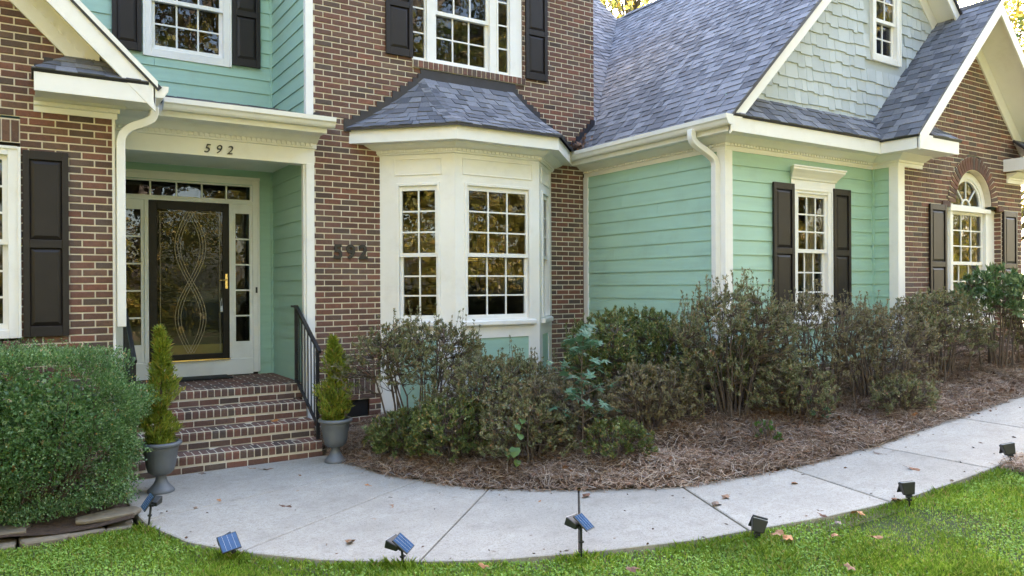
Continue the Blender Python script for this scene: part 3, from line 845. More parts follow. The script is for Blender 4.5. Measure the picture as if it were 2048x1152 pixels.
# wing left slope (faces -X): u along +Y, v up
yv = lambda X: X+1.72
roof_plane((6.90, 6.05, ZE-.05), (0, 1, 0), (1, 0, 1), [(0, 0), (2.57, 0), (yv(10.6)-6.05, 3.7*S2), (0, 3.7*S2)], roof=r_w, seed=1)
roof_plane((6.90, 6.05, ZE-.05), (0, 1, 0), (1, 0, 1), [(2.57, 0), (3.15, 0), (3.15, .52*S2), (3.09, .52*S2)], roof=r_w, seed=13)
roof_plane((14.3, 6.05, ZE-.05), (0, 1, 0), (-1, 0, 1), [(0, 0), (6.3, 0), (6.3, 3.7*S2), (0, 3.7*S2)], roof=r_w, shingles=False)
r_b = new_roof()
# back roof (faces -Y): z = Y-4.74
roof_plane((7.42, 8.6, 8.6-4.74), (1, 0, 0), (0, 1, 1), [(0, .54*S2), (10.6-7.42, (yv(10.6)-8.6)*S2), (10.6-7.42, 5.2*S2), (0, 5.2*S2)], roof=r_b, seed=2)
# small gable
r_g = new_roof()
roof_plane((9.96, 5.55, ZE-.02), (0, 1, 0), (1, 0, 1), [(0, 0), (.90, 0), (.90, 2.24*S2), (0, 2.24*S2)], roof=r_g, seed=3)
roof_plane((14.44, 5.55, ZE-.02), (0, 1, 0), (-1, 0, 1), [(0, 0), (.9, 0), (.9, 2.24*S2), (0, 2.24*S2)], roof=r_g, seed=4, shingles=False)
# pent strip under the shakes
r_p = new_roof()
roof_plane((6.98, 6.07, ZF+.015), (1, 0, 0), (0, 1, 1), [(.0, 0), (3.03, 0), (3.45, .42*S2), (.50, .42*S2)], roof=r_p, seed=5)
# porch roof
r_po = new_roof()
sl_ = (4.437-3.95)/(10.7-8.78)
roof_plane((.7, 8.74, 3.935), (1, 0, 0), (0, 1, sl_), [(0, 0), (2.32, 0), (2.32, .40), (2.22, .40), (2.22, 2.02), (0, 2.02)][:0] or [(0, 0), (2.23, 0), (2.23, 2.02), (0, 2.02)], roof=r_po, seed=6)
roof_plane((2.93, 8.74, 3.935), (1, 0, 0), (0, 1, sl_), [(0, 0), (.12, 0), (.12, .46), (0, .46)], roof=r_po, seed=7)
# left wing gable roof
r_l = new_roof()
roof_plane((1.16, 8.22, 3.93), (0, 1, 0), (-1, 0, 1), [(0, 0), (4, 0), (4, 3.3*S2), (0, 3.3*S2)], roof=r_l, shingles=False, th=.05)
roof_plane((-5.6, 8.22, 3.93), (0, 1, 0), (1, 0, 1), [(0, 0), (4, 0), (4, 3.4*S2), (0, 3.4*S2)], roof=r_l, shingles=False)
# main block roof, above the frame
r_m = new_roof()
roof_plane((2.6, 8.8, 6.9), (1, 0, 0), (0, 1, .8), [(0, 0), (5.2, 0), (4.0, 5), (1.2, 5)], roof=r_m, shingles=False)
roof_plane((-1.8, 10.3, 7.2), (1, 0, 0), (0, 1, .8), [(0, 0), (4.9, 0), (4.9, 5), (0, 5)], roof=r_m, shingles=False)
MB().wbox(7.6, 13.9, 9.4, 13.7, 0, 3.7).build('sun_blocker', M['interior'], house); MB().wbox(-4.8, 7.3, 12.75, 13.9, 0, 6.4).build('sun_blocker', M['interior'], house); MB().wbox(7.3, 7.41, 9.3, 13.7, 0, 6.8).build('sun_blocker', M['interior'], house); MB().wbox(3.05, 7.3, 11.6, 12.7, 3.9, 6.8).build('sun_blocker', M['interior'], house)  # unseen boxes added inside the shell to stop sun leaking through roof seams
hb = MB(); 
for a_ in ((7.42, 14.2, 13.8, 14.0, 0, 8), (-5, 7.4, 14.0, 14.2, 0, 8.5), (14.1, 14.2, 6.2, 14, 0, 4.0), (-5.2, -5.0, 8.64, 14, 0, 5)): MB().wbox(*a_).build('rear_wall', M['siding'], house)
rg = MB(); rp = lambda s, z: F_wing.P(s, -.004, z)
rg.add([rp(7.25, 3.9), rp(10.38, 3.9), rp(10.38, 7.03), rp(10.95, 3.9), rp(13.95, 3.9), rp(10.95, 6.9), rp(10.38, 5.25), rp(10.95, 5.25), rp(10.38, 6.42), rp(10.95, 6.42), rp(10.6, 7.25)], [(0, 1, 2), (3, 4, 5), (1, 3, 7, 6), (8, 9, 5, 10, 2)]); rg.build('gable_sheathing', M['shake'], house)
# ridge cap of the small gable
mb = MB(); mb.tube([(12.2, 5.54, 6.175), (12.2, 6.4, 6.175)], .045, 6); mb.build('ridge_cap', M['shingle'], r_g)
mb = MB()
for i in range(24): mb.poly([(10.6-.11, 6.05+i*.25, 7.545), (10.6+.0, 6.05+i*.25, 7.64), (10.6+.0, 6.33+i*.25, 7.625), (10.6-.11, 6.33+i*.25, 7.53)], (0, 0, -.012))
mb.build('ridge_cap', M['shingle'], r_w)
# valley line of shingles on the back roof side is covered by woven courses
# ---- bay roof with a flared profile
r_bay = new_roof()
k225 = math.tan(R_(22.5)); o_ = .335
ev = [(BA[0]-o_*S2, 9.2), (BB[0]-o_*k225, BB[1]-o_), (BC[0]+o_*k225, BC[1]-o_), (BD[0]+o_*S2, 9.2)]
tp = [(4.50, 9.2), (4.50, 9.19), (5.93, 9.19), (5.93, 9.2)]
def bay_pt(i, t):
    h = .70*t+.30*t*t
    a, b = np.array(ev[i]), np.array(tp[i]); p = a+(b-a)*t
    return np.array([p[0], p[1], 3.945+.78*h])
NR = 9
deckb = MB()
for f_ in range(3):
    rr = random.Random(40+f_)
    for k in range(NR):
        t0, t1 = k/NR, (k+1)/NR
        a0, b0, a1, b1 = bay_pt(f_, t0), bay_pt(f_+1, t0), bay_pt(f_, t1+.02), bay_pt(f_+1, t1+.02)
        nrm = np.cross(b0-a0, a1-a0); nrm /= np.linalg.norm(nrm); nrm = nrm if nrm[2] > 0 else -nrm
        deckb.add([a0-nrm*.01, b0-nrm*.01, b1-nrm*.01, a1-nrm*.01], [(0, 1, 2, 3)])
        L = np.linalg.norm(b0-a0); u = -rr.uniform(0, .15); tab = k % 2
        while u < L:
            w = rr.choice((.13, .17, .21, .25)) if tab else rr.choice((.1, .14, .18))
            u0, u1 = max(0, u)/L, min(L, u+w)/L
            if u1-u0 > .01:
                nb = .016 if tab else .008
                q = [a0+(b0-a0)*(u0+.004)+nrm*nb, a0+(b0-a0)*(u1-.002)+nrm*nb, a1+(b1-a1)*(u1-.002)+nrm*.003, a1+(b1-a1)*(u0+.004)+nrm*.003]
                bt = [p-nrm*.012 for p in q]; c = np.mean(q, axis=0); x, y, d = px(c)
                ALL_SH.append((w/d/d*abs(nrm@((c-CAM)/d))*3, r_bay, [tuple(p) for p in q+bt], [(0, 1, 2, 3), (4, 5, 1, 0), (5, 6, 2, 1), (6, 7, 3, 2), (7, 4, 0, 3)]))
            u += w; tab = 1-tab
    # drip edge
deckb.build('roof_deck', M['flash'], r_bay)
for f_ in (1, 2):
    cap = MB()
    for k in range(11):
        t0, t1 = k/11, (k+1.25)/11
        p0, p1 = bay_pt(f_, t0), bay_pt(f_, min(1, t1))
        dl = (bay_pt(f_-1, t0)-p0); dl /= np.linalg.norm(dl); dr = (bay_pt(f_+1, t0)-p0); dr /= np.linalg.norm(dr)
        up = np.array([0, 0, .024])
        w = .11
        cap.poly([p0+dl*w+up*.9, p0+up, p1+up*.6, p1+dl*w+up*.5], (0, 0, -.014)); cap.poly([p0+up, p0+dr*w+up*.9, p1+dr*w+up*.5, p1+up*.6], (0, 0, -.014))
    cap.build('hip_cap', M['shingle'], r_bay)
drip = MB()
for f_ in range(3):
    a, b = bay_pt(f_, 0), bay_pt(f_+1, 0)
    drip.add([a, b, b-np.array([0, 0, .03]), a-np.array([0, 0, .03])], [(0, 1, 2, 3)])
drip.build('drip_edge', M['flash'], r_bay)
# step flashing on the brick (bay left/right, top; wing)
def step_flash(fr, pts, hgt, n=.022):
    fl = MB()
    for (s0, z0), (s1, z1) in zip(pts[:-1], pts[1:]):
        K = max(1, round(abs(z1-z0)/BP))
        for i in range(K):
            a, b = s0+(s1-s0)*i/K, s0+(s1-s0)*(i+1)/K; zb = min(z0+(z1-z0)*i/K, z0+(z1-z0)*(i+1)/K); zt = max(z0+(z1-z0)*i/K, z0+(z1-z0)*(i+1)/K)+hgt
            fl.box(fr, min(a, b)-.004, max(a, b)+.004, .0, n+random.uniform(0, .003), zb-.04, zt)
    fl.build('step_flashing', M['flash'], house)
prof = [bay_pt(0, t) for t in np.linspace(0, 1, 6)]; step_flash(F_main, [(p[0], p[2]) for p in prof], .06)
prof = [bay_pt(3, t) for t in np.linspace(1, 0, 6)]; step_flash(F_main, [(p[0], p[2]) for p in prof], .06)
MB().box(F_main, 4.46, 5.97, 0, .02, 4.66, 4.855).build('apron_flashing', M['flash'], house)
step_flash(F_main, [(7.0, 4.0), (7.42, 4.42)], .08)
MB().box(F_main, 3.0, 3.07, .0, .06, 4.0, 4.09).build('kickout_flashing', M['flash'], house)
step_flash(F_left, [(.09, 3.93), (.25, 4.08)], .1)

# ---- gables: rakes ----------------------------------------------------------
def rake(fr_y, x0, z0, x1, z1, w=.19, t=.03, name='rake_board'):
    d = np.array([x1-x0, 0, z1-z0]); 
    return MB().poly([(x0, fr_y, z0), (x1, fr_y, z1), (x1, fr_y, z1-w*S2*.98), (x0+(w*.98*S2 if x1 > x0 else -w*.98*S2)*.0, fr_y, z0-w*S2*.98)], (0, t, 0)).build(name, M['white'], house, bevel=.003)
# big wing gable, left and right rakes (plane Y 6.1)
rake(6.085, 6.955, ZF+.02, 10.6, ZF+.02+3.645, .165)
rake(6.085, 14.25, ZF+.02, 10.6, ZF+.02+3.65, .165)
def piece(pts, ex, name, mat=None): return MB().poly(pts, ex).build(name, mat or M['white'], house)
for x0, x1 in ((6.98, 10.6), (14.22, 10.6)):
    piece([(x0, 6.10, ZF-.06), (x1, 6.10, ZF-.06+abs(x1-x0)), (x1, 6.44, ZF-.06+abs(x1-x0)), (x0, 6.44, ZF-.06)], (0, 0, -.015), 'rake_soffit')
    # frieze along the rake on the shake wall
    sg = 1 if x1 > x0 else -1
    piece([(x0+sg*.3, 6.405, ZF+.22), (x1, 6.405, ZF-.08+abs(x1-x0)), (x1, 6.405, ZF-.32+abs(x1-x0)), (x0+sg*.3, 6.405, ZF-.02)], (0, .03, 0), 'rake_frieze')
# small gable
rake(5.545, 10.0, ZF+.01, 12.2, ZF+.01+2.2, .15)
rake(5.545, 14.4, ZF+.01, 12.2, ZF+.01+2.2, .15)
for x0, x1 in ((10.03, 12.2), (14.37, 12.2)):
    sg = 1 if x1 > x0 else -1
    piece([(x0, 5.57, ZF-.05), (x1, 5.57, ZF-.05+abs(x1-x0)), (x1, 6.05, ZF-.05+abs(x1-x0)), (x0, 6.05, ZF-.05)], (0, 0, -.015), 'rake_soffit')
    piece([(x0+sg*.3, 6.02, ZF+.22), (x1, 6.02, ZF-.08+abs(x1-x0)), (x1, 6.02, ZF-.36+abs(x1-x0)), (x0+sg*.3, 6.02, ZF-.06)], (0, .028, 0), 'rake_frieze')
# left gable
rake(8.235, 1.10, 3.965, -2.2, 3.965+3.3, .20)
piece([(1.06, 8.25, 3.86), (-2.2, 8.25, 3.86+3.26), (-2.2, 8.64, 3.86+3.26), (1.06, 8.64, 3.86)], (0, 0, -.02), 'rake_soffit')
piece([(.64, 8.60, 4.28), (-2.2, 8.60, 7.12), (-2.2, 8.60, 6.76), (.64, 8.60, 3.92)], (0, .035, 0), 'rake_frieze')
db = MB()
for i in range(30):
    x = .60-i*.058*1.2; z = 4.28+(.64-x)-.13
    db.poly([(x, 8.585, z), (x-.034, 8.585, z+.034), (x-.034, 8.585, z+.034-.055), (x, 8.585, z-.055)], (0, .02, 0))
tag(db.build('dentil_band', M['white'], house), kind='stuff')
# thin moulding on the rake's outer edge
MB().poly([(1.12, 8.215, 3.985), (-2.2, 8.215, 3.985+3.32), (-2.2, 8.215, 3.985+3.32-.06), (1.12, 8.215, 3.985-.06)], (0, .021, 0)).build('rake_moulding', M['white'], house)
# eave return of the left gable
board('fascia', Fr((0, 8.239), (1, 0)), .08, 1.098, -.02, 0, 3.765, 3.955)
MB().wbox(.09, 1.09, 8.262, 8.64, 3.768, 3.78).build('soffit', M['white'], house)
CRL = [(0, 3.645), (.022, 3.645), (.022, 3.70), (.045, 3.705), (.045, 3.745), (.075, 3.75), (.11, 3.77), (0, 3.77)]
MB().prism(F_left, CRL, .08, .775, 0, 1).build('crown_moulding', M['white'], house)
db = MB()
for i in range(11): db.box(F_left, .10+i*.062, .137+i*.062, .044, .062, 3.708, 3.742)
tag(db.build('dentil_band', M['white'], house), kind='stuff')
r_rt = new_roof()
roof_plane((.06, 8.22, 3.965), (1, 0, 0), (0, 1, .62), [(0, 0), (.98, 0), (.62, .48), (.30, .48)], roof=r_rt, seed=9)
roof_plane((.06, 8.22, 3.965), (0, 1, 0), (.7, 0, .4), [(0, 0), (.42, 0), (.42, .34)], roof=r_rt, shingles=False, th=.012)
# fascia and gutter along the left wing eave
board('fascia', Fr((1.10, 8.235), (0, 1)), 0, 2.4, -.02, .0, 3.765, 3.93)
gutter(Fr((1.10, 8.24), (0, 1)), 3.83, .0, .40)
MB().wbox(.77, 1.08, 8.645, 10.6, 3.766, 3.78).build('soffit', M['white'], house)
# small returns of the right gable
r_r2 = new_roof()
roof_plane((10.36, 5.55, ZF+.02), (1, 0, 0), (0, 1, .75), [(0, 0), (.72, 0), (.45, .55), (.0, .55)], roof=r_r2, seed=11)
roof_plane((13.30, 5.55, ZF+.02), (1, 0, 0), (0, 1, .75), [(0, 0), (.9, 0), (.9, .55), (.25, .55)], roof=r_r2, seed=12)
path_fascia([(13.33, 5.57), (14.4, 5.57)], ZS-.004, ZF+.02); path_fascia([(13.33, 6.05), (13.33, 5.57)], ZS-.004, ZF+.02)
MB().wbox(13.34, 14.4, 5.58, 6.06, ZS, ZS+.015).build('soffit', M['white'], house)
MB().prism(F_gab, [(n, z-.02) for n, z in CR], 13.43, 14.0).build('crown_moulding', M['white'], house)

# ---- shakes ---------------------------------------------------------------
sw = empty('shake_wall', F_wing.P(7.6, 0, 4.2), house); sw_o = np.array(F_wing.P(7.6, 0, 4.2))
rs = random.Random(5); z = 4.20; er = .165
while z < 6.5:
    s = 7.4+rs.uniform(0, .1)
    lo = 7.25+max(0, z-4.05); hi = min(10.0+(z-3.95)+.35, 13.95-max(0, z-4.0))
    s = lo-.1
    while s < hi:
        w = rs.choice((.10, .13, .15, .18, .22, .26))
        a, b = s+.002, s+w-.002; dz = rs.uniform(-.022, .022)
        if not (b > 10.28 and a < 11.04 and z > 5.10-.12) and a > 6.95+(z+er+.03-3.93)+.04 and b < 14.25-(z+er+.03-3.93)-.04:
            P = lambda s_, n, zz: tuple(np.array(F_wing.P(s_, n, zz))-sw_o)
            mb = MB(); zt = z+er+.03; mb.hexa([P(a, .024, z+dz), P(b, .024, z+dz), P(b, 0, z+dz), P(a, 0, z+dz), P(a, .006, zt), P(b, .006, zt), P(b, 0, zt), P(a, 0, zt)])
            mb.build('shake', M['shake'], sw)
        s += w
    z += er

# ---- windows ----------------------------------------------------------------
window(F_left, -.93, -.13, 1.55, 3.21, 3, 3, cas=(.1, .1, .08, .08), rec=.05, proud=.02, sill=.0)
shutter(F_left, -.012, .366, 1.478, 3.266, .5)
window(F_up, 1.385, 2.262, 5.02, 6.60, 3, 2, cas=(.1, .1, .1, .105), rec=.02, proud=.035, mid=5.66)
shutter(F_up, .93, 1.268, 4.95, 6.65, .42, n0=.034); shutter(F_up, 2.374, 2.743, 4.952, 6.65, .42, n0=.034)
# upper triple window
wU = window(F_main, 4.70, 5.56, 4.985, 6.40, 3, 2, cas=(.13, .13, .1, .03), rec=.07, proud=-.01, mid=5.667)
for a, b in ((4.348, 4.57), (5.69, 6.1)):
    if a > 5: a, b = 5.69, 5.90
    sash(wU, F_main, a, b, 4.985, 6.40, -.045, 1, 4, st=.022, rb=.035, name='side_light')
    room(F_main, a, b, 4.985, 6.4, par=wU, m=.02)
MB().box(F_main, 5.90, 6.10, -.09, -.012, 4.955, 6.5).build('side_casing', M['white'], wU, bevel=.003)
MB().box(F_main, 4.345, 6.10, -.09, -.008, 4.955, 4.984).build('sill', M['white'], wU, bevel=.003)
shutter(F_main, 3.96, 4.343, 4.975, 6.6, .42); shutter(F_main, 6.142, 6.53, 4.965, 6.6, .42)
# wing window with crown head
wW = window(F_wing, 8.60, 9.25, 1.52, 3.16, 3, 3, cas=(.09, .09, .06, .06), rec=.02, proud=.035, mid=2.39, sill=.06)
MB().prism(F_wing, [(0, 3.22), (.045, 3.22), (.045, 3.33), (.06, 3.335), (.07, 3.36), (.11, 3.41), (.15, 3.45), (.15, 3.475), (.165, 3.48), (.165, 3.50), (0, 3.50)], 8.49, 9.36, .8, .8).build('window_crown', M['white'], wW, bevel=.002)
shutter(F_wing, 8.09, 8.505, 1.5, 3.268, .5, n0=.034); shutter(F_wing, 9.345, 9.735, 1.5, 3.262, .5, n0=.034)
cu = MB()
for s0_, s1_, sg in ((8.62, 8.83, 1), (9.02, 9.23, -1)):
    n = 14
    pts = [(s0_+(s1_-s0_)*i/n, -.16+.025*math.sin(i*2.2)) for i in range(n+1)]
    for i in range(n):
        a, b = pts[i], pts[i+1]
        cu.add([F_wing.P(a[0], a[1], 1.5), F_wing.P(b[0], b[1], 1.5), F_wing.P(b[0], b[1], 3.2), F_wing.P(a[0], a[1], 3.2)], [(0, 1, 2, 3)])
cu.build('curtain', M['curtain'], wW, smooth=True)
# gable window with fanlight
F_gw = Fr((0, 6.16), (1, 0))
wG = window(F_gw, 11.90, 12.88, 1.42, 3.06, 3, 3, cas=(.40, .40, .05, .06), rec=.02, proud=.01, mid=2.26, sill=.05)
cb = MB(); cb.box(F_gw, 11.82, 12.96, .0, .06, 1.36, 1.42); cb.box(F_gw, 11.82, 11.895, .012, .06, 1.42, 3.06); cb.box(F_gw, 12.885, 12.96, .012, .06, 1.42, 3.06); cb.box(F_gw, 11.78, 13.0, .0, .085, 3.06, 3.125)
cb.build('casing', M['white'], wG, bevel=.003)
fan = MB(); c0 = (12.39, 3.14)
K = 24
for i in range(K):
    a0, a1 = math.pi*i/K, math.pi*(i+1)/K
    for r0, r1, n0, n1 in ((.44, .535, -.03, .03), (.405, .442, -.03, .012)):
        q = [(c0[0]+r*math.cos(a), c0[1]+r*math.sin(a)) for r, a in ((r0, a0), (r1, a0), (r1, a1), (r0, a1))]
        fan.poly([F_gw.P(s, n1, z) for s, z in q], F_gw.N*(n0-n1))
    q = [(c0[0]+r*math.cos(a), c0[1]+r*math.sin(a)) for r, a in ((.11, a0), (.135, a0), (.135, a1), (.11, a1))]
    fan.poly([F_gw.P(s, .004, z) for s, z in q], F_gw.N*-.02)
for a in (R_(45), R_(90), R_(135)):
    p0 = F_gw.P(c0[0]+.12*math.cos(a), -.004, c0[1]+.12*math.sin(a)); p1 = F_gw.P(c0[0]+.43*math.cos(a), -.004, c0[1]+.43*math.sin(a))
    fan.tube([p0, p1], .012, 4)
fan.box(F_gw, 11.95, 12.83, -.03, .02, 3.125, 3.165)
fan.build('fanlight_frame', M['white'], wG)
gpf = []
for a0, a1 in ((0, 45), (45, 90), (90, 135), (135, 180)):
    mb = MB(); pts = [F_gw.P(c0[0], -.012, c0[1]+.02)]+[F_gw.P(c0[0]+.43*math.cos(R_(a)), -.012, c0[1]+.43*math.sin(R_(a))) for a in np.linspace(a0, a1, 6)]
    mb.add(pts, [tuple(range(len(pts)))]); mb.build('pane', M['glass'], wG)
room(F_gw, 11.95, 12.83, 3.16, 3.6, par=wG, m=.05, n0=-.05)
shutter(F_gab, 11.10, 11.555, 1.35, 3.12, .5); shutter(F_gab, 13.28, 13.73, 1.35, 3.115, .5)
# attic window in the shakes
window(F_wing, 10.40, 10.93, 5.27, 6.40, 2, 2, cas=(.10, .09, .09, .085), rec=.02, proud=.04, mid=5.79)

# ---- bay window ----------------------------------------------------------------
bay = empty('bay_window', (5.2, 8.9, 0), house); bay.location = (0, 0, 0)
bm = {}
def bay_face(fr, L, o0, o1, cols, m0, m1, cw=.12):
    """white framed face, opening o0..o1 along s"""
    mb = MB(); z0, z1 = 1.52, 3.235
    mb.box(fr, 0, o0, -.06, 0, .2, 3.65); mb.box(fr, o1, L, -.06, 0, .2, 3.65)
    mb.box(fr, o0, o1, -.06, -.0005, z1, 3.65); mb.box(fr, o0, o1, -.06, -.0005, 1.273, z0)
    f = mb.build('bay_wall', M['white'], bay)
    # recessed panel above
    p = MB(); a, b, c, d = o0-.05, o1+.05, 3.385, 3.572
    for (x0, x1, y0, y1) in ((a, b, c-.014, c), (a, b, d, d+.014), (a-.014, a, c-.014, d+.014), (b, b+.014, c-.014, d+.014)): p.box(fr, x0, x1, .0, .012, y0, y1)
    p.build('panel_moulding', M['white'], bay, bevel=.003)
    # casing
    e = .036; q = MB()
    for (x0, x1, y0, y1) in ((o0-e, o0, z0, z1+e), (o1, o1+e, z0, z1+e), (o0, o1, z1, z1+e)): q.box(fr, x0, x1, -.01, .018, y0, y1)
    q.build('casing', M['white'], bay, bevel=.004)
    w = empty('window', fr.P(o0, 0, z0), bay); w.location = (0, 0, 0)
    sash(bay, fr, o0, o1, 2.325, z1, -.012, cols, 3, st=.036, rb=.05, rt=.06, name='upper_sash')
    sash(bay, fr, o0, o1, z0, 2.37, -.048, cols, 3, st=.036, rb=.055, rt=.04, name='lower_sash')
    bpy.data.objects.remove(w)
    s_ = MB(); s_.prism(fr, [(0, 1.435), (.05, 1.435), (.055, 1.45), (.055, 1.488), (.045, 1.50), (0, 1.505)], o0-.09, o1+.09); s_.build('sill', M['white'], bay, bevel=.003)
    g = MB(); g.box(fr, o0-.03, o1+.03, -.05, -.014, .2, 1.273); g.build('lower_panel', M['siding'], bay)
bay_face(F_bl, LB, .27, .785, 2, 1, k225)
bay_face(F_bf, LF, .173, 1.12, 3, k225, k225)
bay_face(F_br, LB, .235, .75, 2, k225, 1)
CB = [(0, 3.635), (.028, 3.64), (.028, 3.655), (.036, 3.66), (.036, 3.695), (.06, 3.70), (.10, 3.715), (.15, 3.75), (.15, ZS), (0, ZS)]
mb = MB(); mb.prism(F_bl, CB, 0, LB, 1, k225); mb.prism(F_bf, CB, 0, LF, k225, k225); mb.prism(F_br, CB, 0, LB, k225, 1); mb.build('crown_moulding', M['white'], bay)
db = MB()
for fr, L in ((F_bl, LB), (F_bf, LF), (F_br, LB)):
    for i in range(int(L/.062)): db.box(fr, .02+i*.062, .055+i*.062, .035, .052, 3.662, 3.693)
tag(db.build('dentil_band', M['white'], bay), kind='stuff')
FB = [(.27, ZS), (.29, ZS), (.29, 3.925), (.27, 3.925)]; SB = [(0, ZS), (.27, ZS), (.27, ZS+.015), (0, ZS+.015)]
mb = MB()
for prof in (FB, SB): mb.prism(F_bl, prof, 0, LB, 1, k225); mb.prism(F_bf, prof, 0, LF, k225, k225); mb.prism(F_br, prof, 0, LB, k225, 1)
mb.build('fascia', M['white'], bay)
# room behind the bay
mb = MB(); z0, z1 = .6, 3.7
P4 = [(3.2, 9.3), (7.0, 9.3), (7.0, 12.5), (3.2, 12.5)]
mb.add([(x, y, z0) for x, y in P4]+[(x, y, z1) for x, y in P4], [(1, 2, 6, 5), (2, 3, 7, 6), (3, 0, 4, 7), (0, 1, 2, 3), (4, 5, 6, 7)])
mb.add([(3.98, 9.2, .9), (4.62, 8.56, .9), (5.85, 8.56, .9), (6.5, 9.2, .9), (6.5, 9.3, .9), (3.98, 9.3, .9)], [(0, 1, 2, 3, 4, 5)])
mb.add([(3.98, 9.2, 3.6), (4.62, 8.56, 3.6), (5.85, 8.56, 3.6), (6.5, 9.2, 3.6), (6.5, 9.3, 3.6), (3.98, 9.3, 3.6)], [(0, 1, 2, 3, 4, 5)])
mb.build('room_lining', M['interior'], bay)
# ring chandelier seen through the bay
mb = MB(); mb.tube([(5.75+.36*math.cos(a), 10.1+.36*math.sin(a), 2.36) for a in np.linspace(0, 2*math.pi, 40)], .014, 6, False)
for a in (0.3, 2.4, 4.5): mb.tube([(5.75+.36*math.cos(a), 10.1+.36*math.sin(a), 2.36), (5.75, 10.1, 3.1)], .005, 4)
ch = mb.build('chandelier', M['brass']); tag(ch, 'thin brass ring chandelier hanging behind the bay window glass', 'chandelier')

# ---- crawl vent
MB().box(F_main, 3.43, 3.71, -.06, -.03, .30, .50).build('crawl_vent', M['iron'], house)

# ---- entry ------------------------------------------------------------------
entry = MB()
eb = entry; X0, X1 = .94, 2.717
eb.box(F_up, X0, 1.02, -.05, .035, .79, 3.434); eb.box(F_up, 2.63, X1, -.05, .035, .79, 3.434)
eb.box(F_up, 1.02, 2.63, -.05, .034, 3.345, 3.434); eb.box(F_up, 1.02, 2.63, -.05, .034, 3.075, 3.115)
eb.box(F_up, 1.02, 2.63, -.05, .034, .77, .985)
eb.box(F_up, 1.285, 1.335, -.05, .033, .985, 3.075); eb.box(F_up, 2.322, 2.37, -.05, .033, .985, 3.075)
eb.box(F_up, X0-.01, X1+.01, .034, .055, 3.41, 3.445); eb.box(F_up, X1-.025, X1+.006, .036, .05, .80, 3.41)
entry_o = eb.build('entry_frame', M['white'], house, bevel=.004)
# transom
tr = MB(); tr.box(F_up, 1.02, 1.05, -.04, .01, 3.115, 3.345); tr.box(F_up, 2.606, 2.63, -.04, .01, 3.115, 3.345); tr.box(F_up, 1.05, 2.606, -.04, .009, 3.115, 3.14); tr.box(F_up, 1.05, 2.606, -.04, .009, 3.32, 3.345)
for i in range(1, 5): s = 1.05+1.556*i/5; tr.box(F_up, s-.009, s+.009, -.03, .004, 3.14, 3.32)
tr.build('transom_sash', M['white'], entry_o)
for i in range(5): add_pane(entry_o, F_up, 1.05+1.556*i/5, 1.05+1.556*(i+1)/5, -.012, 3.14, 3.32)
for a, b in ((1.02, 1.285), (2.37, 2.63)):
    sash(entry_o, F_up, a, b, .985, 3.075, .012, 1, 5, st=.038, rb=.23, rt=.125, name='sidelight_sash')
room(F_up, 1.0, 2.65, .99, 3.36, par=entry_o, m=.4)
# inner door
idr = MB(); idr.box(F_up, 1.345, 2.31, -.10, -.06, 1.0, 3.07)
ido = idr.build('inner_door', M['door'], house)
for a, b, c, d in ((1.46, 1.78, 1.30, 1.75), (1.87, 2.2, 1.30, 1.75), (1.46, 1.78, 1.9, 2.4), (1.87, 2.2, 1.9, 2.4)):
    MB().box(F_up, a, b, -.06, -.048, c, d).build('raised_panel', M['door'], ido, bevel=.012)
MB().box(F_up, 1.40, 2.25, -.06, -.054, 1.05, 1.19).build('kick_plate', M['oldbrass'], ido)
# storm door
sdm = MB(); sdm.box(F_up, 1.336, 1.433, .0, .04, 1.0, 3.073); sdm.box(F_up, 2.238, 2.321, .0, .04, 1.0, 3.073); sdm.box(F_up, 1.433, 2.238, .0, .039, 2.961, 3.073); sdm.box(F_up, 1.433, 2.238, .0, .039, 1.0, 1.07)
std = sdm.build('storm_door', M['door'], house, bevel=.004)
add_pane(std, F_up, 1.433, 2.238, .018, 1.07, 2.961, M['doorglass']).name = 'glass_panel'
gc = MB(); xc = 1.835; zt, zb = 2.945, 1.085
for sg in (-1, 1):
    for off in (-.035, 0, .035):
        pts = []
        for i in range(49):
            t = i/48; x = xc+sg*(.155*math.sin(2*math.pi*t)+off); pts.append(F_up.P(x, .024, zt+(zb-zt)*t))
        gc.tube(pts, .0036, 4)
for x in (1.47, 2.20): gc.tube([F_up.P(x, .024, 1.10), F_up.P(x, .024, 2.93)], .003, 4)
gc.tube([F_up.P(1.47, .024, 2.93), F_up.P(2.20, .024, 2.93)], .003, 4)
gc.build('came_pattern', M['came'], std)
MB().box(F_up, 1.33, 2.325, .0, .07, .985, 1.0).build('threshold', M['brass'], std)
hd = MB(); hd.box(F_up, 2.266, 2.296, .04, .05, 1.93, 2.13); hd.tube([F_up.P(2.28, .05, 2.05), F_up.P(2.28, .085, 2.05), F_up.P(2.18, .09, 2.04)], .009, 8)
hd.build('door_handle', M['brass'], std, bevel=.003)
lk = MB(); lk.box(F_up, 2.196, 2.226, .05, .075, 1.62, 1.70); lk.tube([F_up.P(2.20, .062, 1.70), F_up.P(2.20, .07, 1.76), F_up.P(2.215, .07, 1.8), F_up.P(2.222, .062, 1.70)], .004, 6)
tag(lk.build('key_box', M['lens'], None, bevel=.004), 'small grey key lock box hanging below the storm door handle', 'lock box')
MB().box(F_up, 2.664, 2.688, .037, .052, 1.87, 1.95).build('doorbell', M['iron'], house, bevel=.004)

